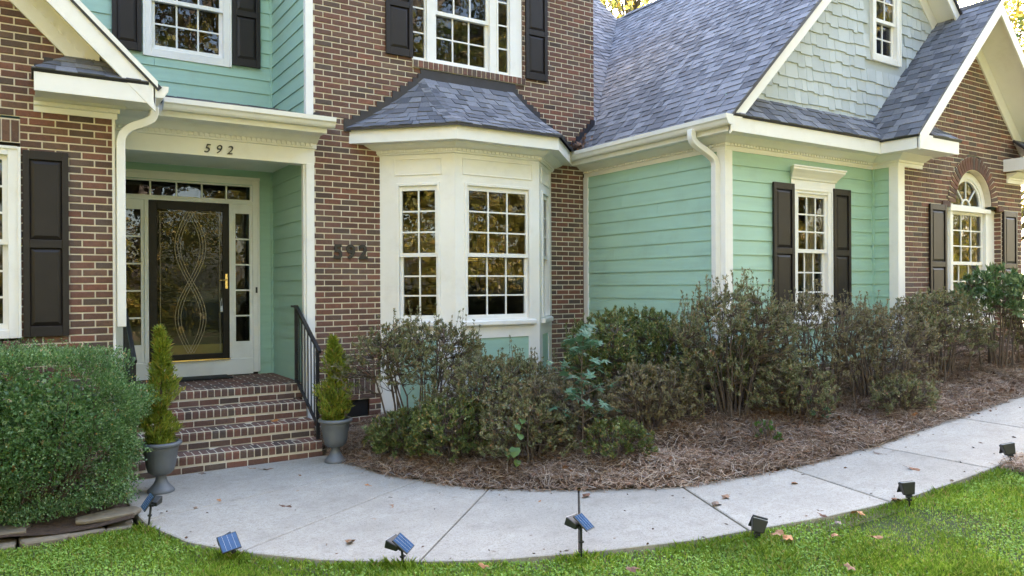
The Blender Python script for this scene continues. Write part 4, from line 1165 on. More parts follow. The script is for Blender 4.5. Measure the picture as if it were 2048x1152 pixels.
# ---- house numbers -------------------------------------------------------------
def digit(ch, fr, s, z, h, n, mat, parent, bold=.0, shear=0.):
    cu_ = bpy.data.curves.new('digit', 'FONT'); cu_.body = ch; cu_.size = h/.70; cu_.extrude = .008; cu_.bevel_depth = .0015; cu_.offset = bold; cu_.shear = shear; cu_.align_x = 'CENTER'
    t = bpy.data.objects.new('digit', cu_); col.objects.link(t)
    bpy.context.view_layer.update()
    me = bpy.data.meshes.new_from_object(t.evaluated_get(bpy.context.evaluated_depsgraph_get()))
    bpy.data.objects.remove(t)
    me.materials.clear(); me.materials.append(mat)
    o = link('digit', me, parent); o.rotation_euler = (math.pi/2, 0, math.atan2(fr.S[1], fr.S[0])); o.location = fr.P(s, n, z); return o
n1 = empty('house_number', F_main.P(1.87, .03, 3.48), house); n1.location = (0, 0, 0)
for i, ch in enumerate('592'): digit(ch, F_main, 1.755+i*.125, 3.488, .098, .03, M['iron'], n1, bold=-.002, shear=.25)
n2 = empty('house_number', (0, 0, 0), house)
for i, ch in enumerate('592'): digit(ch, F_main, 3.305+i*.165, 2.305, .172, .022, M['iron'], n2, bold=.006)

flush_bricks(); flush_shingles()

# ------------------------------------------------------------------ front steps
steps = tag(empty('front_steps', (1.85, 9, 0)), 'four red brick steps with rowlock nosing rising to the porch landing', 'steps')
steps.location = (0, 0, 0)
SX0, SX1, RZ, TD, Y0 = .80, 2.86, .19, .285, 9.33
core = MB()
for k in range(4):
    zt = .76-RZ*k; yf = Y0-TD*k; x1 = 2.915 if k == 0 else SX1
    core.wbox(SX0+.01, x1-.008, yf+.009, 10.70 if k == 0 else 9.6, zt-RZ-.0, zt-.0025)
core.build('mortar_core', M['mortar'], steps)
def bmesh_box(w, d, h, b=.005, mat=None):
    mb = MB(); 
    o = [(-w/2, -d/2), (w/2, -d/2), (w/2, d/2), (-w/2, d/2)]; i_ = [(x*(1-2*b/w), y*(1-2*b/d)) for x, y in o]
    mb.add([(x, y, 0) for x, y in o]+[(x, y, h-b) for x, y in o]+[(x, y, h) for x, y in i_], [(i, (i+1) % 4, 4+(i+1) % 4, 4+i) for i in range(4)]+[(4+i, 4+(i+1) % 4, 8+(i+1) % 4, 8+i) for i in range(4)]+[(8, 9, 10, 11)])
    return mb.mesh('brick', mat or M['brick'])
def nose_mesh(w=.0625, d=.195, h=.092):
    pr_ = [(-d, 0), (0, 0), (0, h*.72), (-.008, h*.90), (-.024, h), (-d, h)]   # (y forward = 0), bullnosed
    mb = MB(); k = len(pr_)
    mb.add([(-w/2, -y, z) for y, z in pr_]+[(w/2, -y, z) for y, z in pr_], [tuple(range(k)), tuple(range(2*k-1, k-1, -1))]+[(i, k+i, k+(i+1) % k, (i+1) % k) for i in range(k)])
    return mb.mesh('brick', M['brick'])
NOSE = nose_mesh(); STR = bmesh_box(.211, .10, .061, .004); PAV = bmesh_box(.211, .095, .03, .004)
def put(me, x, y, z, sx=1, rz=0):
    o = link('brick', me, steps); o.location = (x, y, z); o.scale = (sx, 1, 1)
    o.rotation_euler = (random.gauss(0, .006), random.gauss(0, .006), rz+random.gauss(0, .005)); return o
for k in range(4):
    zt = .76-RZ*k; yf = Y0-TD*k; x1 = 2.915 if k == 0 else SX1
    nb = int((x1-SX0)/.0737)
    for i in range(nb): put(NOSE, SX0+.037+i*(x1-SX0)/nb, yf+random.uniform(-.002, .002), zt-.092)
    x = SX0-(.11 if k % 2 else 0)
    while x < x1:
        a, b = max(x, SX0), min(x+.2225, x1)
        if b-a > .03: put(STR, (a+b)/2, yf+.05+.006, zt-RZ+.010, (b-a-.0115)/.211)
        x += .2225
y = Y0+.205; r = 0
while y < 10.66:
    x = SX0-(.11 if r % 2 else 0)
    while x < 2.915:
        a, b = max(x, SX0), min(x+.2225, 2.912)
        if b-a > .03: put(PAV, (a+b)/2, y+.05, .76-.03, (b-a-.0115)/.211)
        x += .2225
    y += .1065; r += 1
for k in range(1, 4):
    zt = .76-RZ*k; yf = Y0-TD*k; x = SX0
    while x < SX1:
        a, b = x, min(x+.2225, SX1)
        if b-a > .03: put(PAV, (a+b)/2, yf+.25, zt-.032, (b-a-.0115)/.211)
        x += .2225
# doormat
mb = MB(); mb.wbox(1.35, 2.28, 10.28, 10.66, .766, .782)
tag(mb.build('doormat', M['mat'], None, bevel=.006), 'thin black rubber doormat on the landing before the storm door', 'doormat')

# handrails
def handrail(x, label, hide=False):
    t = tag(empty('handrail', (x, 9.37, .57)), label, 'handrail')
    loc = np.array([x, 9.37, .57]); sb = .60
    W = lambda y, z: (0, y-9.37, z-.57)
    top = lambda y: 1.70-(9.37-y)*.56
    bot = lambda y: .80-(9.37-y)*.56
    MB().tube([W(9.37, .575), W(9.37, 1.70)], .026, 4).build('post', M['iron'], t)
    MB().tube([W(8.56, .195), W(8.56, top(8.56))], .024, 4).build('post', M['iron'], t)
    MB().tube([W(9.40, 1.705), W(9.36, 1.705), W(8.48, top(8.48))], .026, 4).build('rail', M['iron'], t)
    MB().tube([W(9.37, bot(9.37)), W(8.56, bot(8.56))], .02, 4).build('lower_rail', M['iron'], t)
    MB().tube([W(9.38, 1.705), W(9.55, 1.705)], .018, 4).build('wall_bracket', M['iron'], t)
    for i in range(1, 7):
        y = 9.37-i*.115
        MB().tube([W(y, bot(y)), W(y, top(y))], .009, 4).build('picket', M['iron'], t)
    MB().wbox(-.05, .05, -.05, .05, .0, .014).build('base_plate', M['iron'], t)
handrail(2.83, 'black iron handrail on the steps beside the brick wall')
handrail(.93, 'black iron handrail behind the clipped hedge and left urn')

# ------------------------------------------------------------------ stones along the left bed
sx = -1.4; i = 0
lbls = []
sr = random.Random(21)
xs = [-.62, -.20, .12, .44, .70]; ws = [.40, .40, .30, .32, .24]
def stone(x, y, w, d, h, z, label):
    mb = MB(); n = 9
    rad = [(.5+sr.uniform(-.11, .09)) for _ in range(n)]
    def ring(sc, zz): return [(w*rad[k]*sc*np.sign(math.cos(2*math.pi*k/n))*abs(math.cos(2*math.pi*k/n))**.6, d*rad[k]*sc*np.sign(math.sin(2*math.pi*k/n))*abs(math.sin(2*math.pi*k/n))**.6, zz+sr.uniform(-.006, .006)) for k in range(n)]
    rows = [ring(.97, 0), ring(1.0, h*.3), ring(1.0, h*.8), ring(.93, h)]
    vv = sum(rows, []); ff = [(r*n+k, r*n+(k+1) % n, (r+1)*n+(k+1) % n, (r+1)*n+k) for r in range(3) for k in range(n)]+[tuple(range(3*n, 4*n))]
    mb.add(vv, ff); o = mb.build('edging_stone', M['stone'], None, bevel=.006)
    o.location = (x, y, z-.018); o.scale = (1, 1, .62); o.rotation_euler = (sr.uniform(-.03, .03), sr.uniform(-.03, .03), sr.uniform(-.12, .12)); return tag(o, label, 'stone', 'stones edging the left planting bed')
stone(-.66, 6.98, .44, .30, .10, -.05, 'flat edging stone at the left border of the photo')
stone(-.24, 7.02, .42, .26, .085, -.05, 'long low edging stone below the clipped hedge')
stone(.12, 7.02, .34, .24, .095, -.05, 'tan edging stone in the middle of the low border')
stone(.42, 7.05, .30, .24, .085, -.05, 'small edging stone second from the walkway')
stone(.665, 7.06, .22, .25, .07, -.05, 'small edging stone touching the walkway')
stone(.56, 7.22, .50, .26, .05, .03, 'flat grey capstone lying on the low stone border')
stone(-.36, 7.20, .9, .26, .05, .035, 'broad flat capstone on the border under the hedge')

# ------------------------------------------------------------------ urns and arborvitae
def urn(x, y, label):
    t = tag(empty('urn', (x, y, float(wz(x))+.006)), label, 'urn', 'grey urns beside the steps')
    bowl = [(.055, .165), (.085, .172), (.115, .20), (.13, .25), (.14, .32), (.152, .385), (.158, .42), (.158, .44)]
    MB().lathe(bowl, (0, 0, 0), 48, .10, (.18, .41)).build('bowl', M['urn'], t, True)
    rim = [(.150, .43), (.168, .436), (.184, .446), (.188, .462), (.180, .476), (.162, .480), (.146, .474), (.140, .44)]
    MB().lathe(rim, (0, 0, 0), 40).build('rim', M['urn'], t, True)
    foot = [(.118, 0), (.122, .012), (.115, .03), (.095, .05), (.065, .085), (.050, .12), (.046, .145), (.056, .166)]
    MB().lathe(foot, (0, 0, 0), 32).build('foot', M['urn'], t, True)
    MB().lathe([(.148, .445), (.08, .452), (.01, .455)], (0, 0, 0), 24).build('soil', M['soil'], t)
    return t
UR = [(1.08, 7.87), (2.87, 8.09)]
urn(*UR[0], 'grey fluted resin urn beside the clipped hedge'); urn(*UR[1], 'grey fluted resin urn beside the brick wall and mulch')

def leaf_quads(P, D, L, W, fold=.25, rg=rng):
    """rhombic leaves at P along D (unit), lengths L, widths W -> verts, quads"""
    n = len(P)
    D = D/(np.linalg.norm(D, axis=1, keepdims=True)+1e-9)
    A = rg.normal(size=(n, 3)); S = np.cross(D, A); S /= (np.linalg.norm(S, axis=1, keepdims=True)+1e-9)
    Nn = np.cross(S, D)
    L = np.broadcast_to(np.asarray(L), (n,))[:, None]; W = np.broadcast_to(np.asarray(W), (n,))[:, None]
    mid = P+D*L*.48-Nn*W*fold
    V = np.stack([P, mid+S*W*.5+Nn*W*fold*1.2, P+D*L-Nn*L*.08, mid-S*W*.5+Nn*W*fold*1.2], 1).reshape(-1, 3)
    Fq = np.arange(4*n).reshape(n, 4); return V, Fq

def arbor(x, y, z, H, R, label, seed):
    rg = np.random.default_rng(seed)
    t = tag(empty('arborvitae', (x, y, z)), label, 'conifer', 'young arborvitae in the urns')
    n = 5200
    h = rg.random(n)**1.15
    prof = 1.12*R*np.where(h < .12, .75+h*2, np.maximum(.06, (1-((h-.12)/.88)**2.4)))*(1+.22*np.sin(h*26+seed)+.22*np.sin(h*15+2.3*seed)+.12*np.sin(h*61+2*seed))
    a = rg.random(n)*2*math.pi; r = prof*(1+.3*np.sin(3*a+h*17))*np.sqrt(rg.random(n)*.75+.25)*(1+.25*rg.random(n)**4)
    P = np.stack([r*np.cos(a)+.02*np.sin(h*7+seed), r*np.sin(a), h*H], 1)
    D = np.stack([np.cos(a)*.55, np.sin(a)*.55, np.full(n, .9)], 1)+rg.normal(size=(n, 3))*.35
    V, Fq = leaf_quads(P, D, .04+.045*rg.random(n), .009+.008*rg.random(n), rg=rg)
    link('foliage', fast_mesh('foliage', V, Fq, M['arbor']), t)
    MB().tube([(0, 0, -.02), (.005, 0, H*.5), (0, 0, H*.95)], [.014, .01, .003], 6).build('trunk', M['bark'], t)
arbor(UR[0][0], UR[0][1], .45, 1.09, .098, 'young yellow-green arborvitae in the urn beside the hedge', 3)
arbor(UR[1][0], UR[1][1], .45, .92, .120, 'fuller young arborvitae in the urn beside the brick wall', 4)

# ------------------------------------------------------------------ boxwood hedge
def boxwood():
    rg = np.random.default_rng(11)
    t = tag(empty('boxwood_hedge', (-.35, 7.68, .02)), 'large dense clipped green hedge before the left brick wall', 'hedge')
    n = 120000
    # superellipsoid
    u = rg.normal(size=(n, 3)); u /= np.linalg.norm(u, axis=1, keepdims=True)
    e = 4.4; s = (np.abs(u)**e).sum(1)**(-1/e)
    ax = np.array([1.42, .62, .70])
    q = u*s[:, None]
    lump = 1+.075*np.sin(q[:, 0]*7+2*q[:, 2])*np.sin(q[:, 2]*8+q[:, 1]*3)+.045*np.sin(q[:, 0]*19+q[:, 1]*11)*np.sin(q[:, 2]*17)+.03*np.sin(q[:, 0]*41+2)*np.sin(q[:, 2]*37+q[:, 1]*23)
    depth = 1-np.abs(rg.normal(size=n))*.075
    P = q*ax*(lump*depth)[:, None]; P[:, 2] += .70
    P[:, 0] -= .22
    ok = (P[:, 2] > .03) & (P[:, 1] < .50)
    P = P[ok]; q = q[ok]; m_ = len(P)
    D = q/ax+rg.normal(size=(m_, 3))*.8; D[:, 2] += .45
    V, Fq = leaf_quads(P, D, .017+.011*rg.random(m_), .010+.006*rg.random(m_), rg=rg)
    link('foliage', fast_mesh('foliage', V, Fq, M['boxwood']), t)
    # sprigs above the clipped top
    n2 = 900
    th = rg.random(n2)*2*math.pi; rr_ = np.sqrt(rg.random(n2))
    bx_ = -.22+1.33*rr_*np.cos(th); by_ = .54*rr_*np.sin(th)
    PP, DD = [], []
    for i in range(n2):
        zt = .70+.70*max(0, 1-abs((bx_[i]+.22)/1.42)**3.6-abs(by_[i]/.62)**3.6)**(1/3.6)
        for k in range(9):
            PP.append((bx_[i]+rg.normal()*.006, by_[i]+rg.normal()*.006, zt-.04+k*(.008+.010*((i*7) % 5)/5)*rg.uniform(.6, 1.2))); a = rg.random()*6.28; DD.append((math.cos(a)*.6, math.sin(a)*.6, .8))
    V, Fq = leaf_quads(np.array(PP), np.array(DD), .02, .011, rg=rg)
    link('sprigs', fast_mesh('sprigs', V, Fq, M['boxwood']), t)
    # inner twigs and dark heart
    mb = MB(); r2 = random.Random(4)
    for i in range(60):
        x = r2.uniform(-1.3, .92); y = r2.uniform(-.35, .3)
        mb.tube([(x*.6, y*.4, 0), (x*.85, y*.8, .4), (x, y*1.2, r2.uniform(.7, 1.15))], [.014, .009, .004], 5)
    mb.build('branches', M['bark'], t)
    n3 = 16000
    u = rg.normal(size=(n3, 3)); u /= np.linalg.norm(u, axis=1, keepdims=True); P = u*np.array([1.25, .5, .58])*np.cbrt(rg.random(n3))[:, None]; P[:, 2] += .74; P[:, 0] -= .22
    V, Fq = leaf_quads(P, rg.normal(size=(n3, 3)), .05, .035, rg=rg)
    link('inner_foliage', fast_mesh('inner_foliage', V, Fq, M['boxwood']), t)
boxwood()

# ------------------------------------------------------------------ shrubs
def twig_tubes(paths, radii, sides=4):
    """paths (n,k,3), radii (n,k) -> verts, quads"""
    n, k, _ = paths.shape
    T = np.gradient(paths, axis=1); T /= (np.linalg.norm(T, axis=2, keepdims=True)+1e-9)
    A = np.array([.31, .87, .38]); U_ = np.cross(T, A); U_ /= (np.linalg.norm(U_, axis=2, keepdims=True)+1e-9); W_ = np.cross(T, U_)
    an = np.arange(sides)*2*math.pi/sides
    V = paths[:, :, None, :]+radii[:, :, None, None]*(np.cos(an)[None, None, :, None]*U_[:, :, None, :]+np.sin(an)[None, None, :, None]*W_[:, :, None, :])
    idx = np.arange(n*k*sides).reshape(n, k, sides)
    a = idx[:, :-1, :]; b = np.roll(a, -1, 2); c = idx[:, 1:, :]; d = np.roll(c, -1, 2)
    Fq = np.stack([a, b, d, c], -1).reshape(-1, 4); return V.reshape(-1, 3), Fq

def shrub(name, label, x, y, H, Rx, Ry, mat, seed, tips=260, leaves=16, L=.035, W=.013, stems=11, sprigs=24, sprig_h=.22, low=.25, group='azaleas in the mulch bed', cat='shrub', lean=(0, 0), bare=.5, whorl=.35, twig=True, dens=1.):
    rg = np.random.default_rng(seed); tips = int(tips*1.9); leaves = int(leaves*1.35); Rx *= 1.22; Ry *= 1.18; L *= 1.12; W *= 1.15; low *= .4; stems += 12
    z0 = float(mulch_z(x, y))-.02
    t = tag(empty(name, (x, y, z0)), label, cat, group)
    # tip targets through an uneven crown
    th = rg.random(tips)*2*math.pi; r = np.sqrt(rg.random(tips))*(1+.18*np.sin(3*th+seed)+.12*np.sin(5*th+2*seed))
    hz = low+(1-low)*(1-.38*np.clip(r, 0, 1.2)**2.4)*(.15+.85*rg.random(tips)**.75)
    T = np.stack([lean[0]+r*Rx*np.cos(th), lean[1]+r*Ry*np.sin(th), hz*H], 1)
    if sprigs:
        k = rg.choice(tips, sprigs, replace=False)
        T[k, 2] = H*(.90-.25*np.clip(r[k], 0, 1)**2)+.03*rg.random(sprigs)
    # main stems
    a = rg.random(stems)*2*math.pi; sp = .25+.65*rg.random(stems)
    bs_ = rg.random(stems)**.5; base = np.stack([Rx*.66*bs_*np.cos(a)*sp, Ry*.66*bs_*np.sin(a)*sp, np.zeros(stems)], 1)
    mid = np.stack([lean[0]*.5+Rx*sp*.62*np.cos(a), lean[1]*.5+Ry*sp*.62*np.sin(a), H*(.30+.15*rg.random(stems))], 1)
    end = np.stack([lean[0]+Rx*sp*.92*np.cos(a), lean[1]+Ry*sp*.92*np.sin(a), H*(.60+.3*rg.random(stems))], 1)
    ts = np.linspace(0, 1, 7)[None, :, None]
    MS = (1-ts)**2*base[:, None]+2*ts*(1-ts)*mid[:, None]+ts**2*end[:, None]
    MS += rg.normal(size=MS.shape)*.018*np.array([1, 1, .4])*np.clip(ts, 0, 1)
    V1, F1 = twig_tubes(MS, np.linspace(.014, .006, 7)[None]*np.ones((stems, 1)), 5)
    # twigs
    dd = np.linalg.norm(T[:, None, None, :]-MS[None, :, 1:, :]*np.array([1, 1, 1.0]), axis=3)+np.where(MS[None, :, 1:, 2] > T[:, None, None, 2]-.04, .6, 0)
    fl_ = dd.reshape(tips, -1).argmin(1); S0 = MS[:, 1:, :].reshape(-1, 3)[fl_]
    c1 = S0+(T-S0)*np.array([.78, .78, .40])+rg.normal(size=(tips, 3))*.03
    ts = np.linspace(0, 1, 6)[None, :, None]
    TW = (1-ts)**2*S0[:, None]+2*ts*(1-ts)*c1[:, None]+ts**2*T[:, None]
    TW[:, 1:-1] += rg.normal(size=TW[:, 1:-1].shape)*.008
    V2, F2 = twig_tubes(TW, np.linspace(.0048, .0018, 6)[None]*np.ones((tips, 1)), 3)
    V2f = np.concatenate([V1, V2]); F2f = np.concatenate([F1, F2+len(V1)])
    link('branches', fast_mesh('branches', V2f, F2f, M['bark'], True), t)
    # leaves along the outer part of each twig
    nl = int(leaves*dens); n = tips*nl
    ti = np.repeat(np.arange(tips), nl); tt = bare+(1.-bare)*rg.random(n)**whorl
    k0 = np.clip((tt*5).astype(int), 0, 4); f = (tt*5-k0)[:, None]
    P = TW[ti, k0]*(1-f)+TW[ti, k0+1]*f
    ax = TW[ti, 5]-TW[ti, 3]; ax /= (np.linalg.norm(ax, axis=1, keepdims=True)+1e-9)
    D = ax*.75+rg.normal(size=(n, 3))*.55; D[:, 2] += .3
    P = P+rg.normal(size=(n, 3))*.006
    Ls = L*(.6+.7*rg.random(n)); Ws = W*(.7+.6*rg.random(n))
    if sprigs:      # upright shoots with small leaf pairs and a tuft
        B = T[k]; hh = sprig_h*(.35+.65*rg.random(sprigs)); dr = np.stack([rg.normal(size=sprigs)*.13, rg.normal(size=sprigs)*.13, np.ones(sprigs)], 1)
        ts = np.linspace(0, 1, 4)[None, :, None]; SP = B[:, None]-np.array([0, 0, .03])+ts*dr[:, None]*hh[:, None, None]
        V3, F3 = twig_tubes(SP, np.linspace(.0026, .0012, 4)[None]*np.ones((sprigs, 1)), 3)
        tag(link('shoots', fast_mesh('shoots', V3, F3, M['bark'], True), t), kind='stuff')
        q = 22; tt = np.concatenate([rg.random((sprigs, q-8))*.8+.15, .93+.07*rg.random((sprigs, 8))], 1)
        P2 = (B[:, None]-np.array([0, 0, .03])+tt[..., None]*dr[:, None]*hh[:, None, None]).reshape(-1, 3)
        D2 = np.repeat(dr, q, 0)*.8+rg.normal(size=(sprigs*q, 3))*.45
        P = np.concatenate([P, P2]); D = np.concatenate([D, D2]); Ls = np.concatenate([Ls, .030*(.6+.6*rg.random(sprigs*q))*L/.04]); Ws = np.concatenate([Ws, .011*(.7+.6*rg.random(sprigs*q))*W/.015])
    V, Fq = leaf_quads(P, D, Ls, Ws, rg=rg)
    link('foliage', fast_mesh('foliage', V, Fq, mat), t)
    return t

shrub('azalea', 'leggy azalea against the bay window\'s left corner', 3.80, 7.85, 1.40, .72, .40, M['azalea'], 31, 330, 17, .036, .013, sprigs=70, sprig_h=.34, low=.95, stems=5, bare=.62)
shrub('azalea', 'low grey-green azalea below the bay window', 4.36, 7.05, .90, .66, .42, M['azalea'], 32, 340, 17, .034, .013, sprigs=60, sprig_h=.30, low=.5, bare=.6)
shrub('azalea', 'small leafy azalea behind the right-hand urn', 3.50, 7.55, .50, .38, .34, M['azalea_dark'], 33, 200, 18, .040, .016, sprigs=0, low=.15, stems=8)
shrub('azalea', 'dense dark rounded azalea left of the mint side wall', 5.98, 6.75, 1.22, .82, .55, M['azalea_dark'], 34, 700, 22, .035, .013, sprigs=50, sprig_h=.2, low=.3)
shrub('azalea', 'tall upright azalea covering the downspout\'s foot', 6.60, 5.75, 1.46, .72, .42, M['azalea'], 35, 430, 15, .036, .013, sprigs=120, sprig_h=.36, low=.22, stems=12, bare=.62)
shrub('azalea', 'thin bronzed azalea under the crowned window', 7.85, 5.62, 1.28, .84, .40, M['brown_leaf'], 36, 250, 12, .036, .013, sprigs=70, sprig_h=.28, low=.3, stems=10, bare=.7)
shrub('azalea', 'twiggy half-bare azalea near the walkway before the white corner board', 8.50, 5.20, 1.20, .78, .42, M['brown_leaf'], 37, 260, 11, .034, .013, sprigs=50, sprig_h=.26, low=.2, stems=12, bare=.7)
shrub('azalea', 'spreading brown-green azalea before the right brick gable', 10.05, 5.35, 1.16, .92, .40, M['azalea'], 38, 340, 13, .038, .014, sprigs=40, sprig_h=.2, low=.6, stems=6, bare=.66)
shrub('rhododendron', 'tall rhododendron with long glossy leaves under the arched window', 11.20, 5.15, 1.38, .50, .36, M['rhodo'], 39, 80, 10, .10, .026, sprigs=0, low=1.3, stems=1, group=None, bare=.78)
shrub('azalea', 'green azalea at the right border of the photo', 12.1, 5.0, 1.10, .7, .42, M['azalea'], 40, 260, 14, .036, .014, sprigs=14, sprig_h=.12, low=.4)
shrub('azalea', 'little green azalea seedling at the mulch edge below the sapling', 4.85, 5.70, .40, .30, .26, M['azalea_dark'], 41, 90, 13, .036, .015, sprigs=6, sprig_h=.1, low=.15, stems=6)
shrub('azalea', 'stunted azalea among the pine straw before the twiggy one', 8.30, 4.82, .42, .40, .26, M['azalea'], 42, 120, 12, .034, .013, sprigs=6, sprig_h=.1, low=.15, stems=8)
shrub('azalea', 'low sprawling azalea between the low grey-green one and the sapling', 4.75, 6.50, .70, .60, .34, M['brown_leaf'], 43, 230, 13, .036, .013, sprigs=30, sprig_h=.22, low=.25, bare=.6)
shrub('azalea', 'small bare-footed azalea in the gap under the mint side wall', 7.02, 6.05, .80, .55, .30, M['azalea_dark'], 44, 200, 13, .034, .013, sprigs=16, sprig_h=.2, low=.3)
shrub('azalea', 'tiny pale seedling in the straw before the tall upright azalea', 6.25, 5.05, .26, .16, .14, M['vine'], 45, 7, 8, .035, .017, sprigs=0, low=.2, stems=2)
shrub('azalea', 'small seedling in the straw under the crowned window', 7.15, 5.15, .30, .15, .13, M['gum'], 46, 6, 7, .045, .018, sprigs=0, low=.2, stems=2)

shrub('azalea', 'low tangled azalea near the walkway in front of the leggy one', 3.78, 6.95, .66, .42, .40, M['azalea_dark'], 47, 230, 15, .038, .015, sprigs=20, sprig_h=.2, low=.25, bare=.55)
shrub('azalea', 'low brown-green azalea just left of the sapling', 4.25, 6.35, .62, .44, .34, M['azalea'], 48, 240, 14, .036, .014, sprigs=20, sprig_h=.2, low=.2, bare=.58)
shrub('azalea', 'straggling brown azalea between the sapling and the tall upright one', 5.55, 5.95, .72, .52, .34, M['brown_leaf'], 49, 230, 13, .036, .013, sprigs=20, sprig_h=.2, low=.2, bare=.62)
shrub('azalea', 'low straggling azalea right of the tall upright one', 7.15, 5.35, .62, .46, .30, M['azalea'], 50, 190, 13, .036, .013, sprigs=14, sprig_h=.18, low=.2, bare=.62)
# sweet gum sapling: big star leaves, each its own object
def star_mesh(s=.075):
    mb = MB(); pts = []; ang = [-60, -22, 12, 50, 90, 130, 168, 202, 240]
    n = 5; tips_ = [-.35, .55, 1.5708, 2.59, 3.49]
    for i, a in enumerate(tips_):
        L = s*(1.0 if i == 2 else .92 if i in (1, 3) else .7)
        pts.append((L*math.cos(a), L*math.sin(a)+s*.35, -.18*L))
        if i < 4:
            b = (a+tips_[i+1])/2; pts.append((s*.34*math.cos(b), s*.34*math.sin(b)+s*.35, .0))
    pts.append((0, 0, 0)); c = (0, s*.35, .004)
    mb.add(pts+[c], [(i, (i+1) % len(pts), len(pts)) for i in range(len(pts))]); return mb.mesh('leaf', M['gum'])
STAR = star_mesh(.098)
def sapling():
    rg = random.Random(8); x, y = 4.66, 5.98; z0 = float(mulch_z(x, y))
    t = tag(empty('gum_sapling', (x, y, z0)), 'gum sapling with blue-green star leaves in front of the dark azalea', 'sapling')
    mb = MB(); top = 1.15
    mb.tube([(0, 0, -.02), (.02, .01, .4), (-.01, .0, .8), (.02, 0, top)], [.009, .008, .006, .003], 6)
    for i in range(17):
        h = .30+.9*i/17; a = i*2.4+rg.uniform(-.3, .3); L = (.34 if h < .95 else .24)*(1.15-h*.35)
        tip = (L*math.cos(a), L*math.sin(a)*.8, h+.10); mb.tube([(0, 0, h), (L*.55*math.cos(a), L*.45*math.sin(a), h+.08), tip], [.005, .004, .002], 5)
        for k in range(6):
            f = .4+.6*(k+1)/6
            p = (L*f*math.cos(a)+rg.uniform(-.05, .05), L*f*math.sin(a)*.8+rg.uniform(-.05, .05), h+.09*f+rg.uniform(-.02, .05))
            o = link('leaf', STAR, t); o.location = p; s = rg.uniform(.55, 1.15); o.scale = (s, s, s)
            o.rotation_euler = (rg.uniform(-.5, .9), rg.uniform(-.5, .5), rg.uniform(0, 6.28))
    for k in range(8):
        o = link('leaf', STAR, t); o.location = (rg.uniform(-.06, .08), rg.uniform(-.06, .06), top-rg.uniform(0, .12)); o.rotation_euler = (rg.uniform(.2, 1.2), 0, rg.uniform(0, 6.28))
    mb.build('stem', M['bark'], t)
sapling()
def heart_mesh(s=.07):
    mb = MB(); pts = [(0, 0, 0), (.55*s, -.18*s, 0), (.85*s, .35*s, -.02*s), (.6*s, .95*s, -.08*s), (0, 1.5*s, -.2*s), (-.6*s, .95*s, -.08*s), (-.85*s, .35*s, -.02*s), (-.55*s, -.18*s, 0)]
    mb.add(pts+[(0, .5*s, .06*s)], [(i, (i+1) % 8, 8) for i in range(8)]); return mb.mesh('leaf', M['vine'])
HEART = heart_mesh()
def vine():
    x, y = 3.93, 6.13; z0 = float(mulch_z(x, y)); rg = random.Random(9)
    t = tag(empty('leafy_vine', (x, y, z0)), 'vine with large bright green heart leaves below the low azalea', 'vine')
    mb = MB(); mb.tube([(0, 0, 0), (.02, .0, .18), (.06, -.02, .42), (.12, .0, .55)], .004, 5); mb.build('stem', M['bark'], t)
    for px_, py_, pz_, s in ((-.02, -.08, .24, .95), (.05, -.06, .36, .7), (-.07, -.02, .20, .7), (.10, -.03, .50, .6), (.02, -.05, .45, .6), (.0, -.09, .12, .6)):
        o = link('leaf', HEART, t); o.location = (px_, py_, pz_); o.scale = (s,)*3; o.rotation_euler = (rg.uniform(-1.3, -.5), rg.uniform(-.4, .4), rg.uniform(2.2, 3.6))
vine()

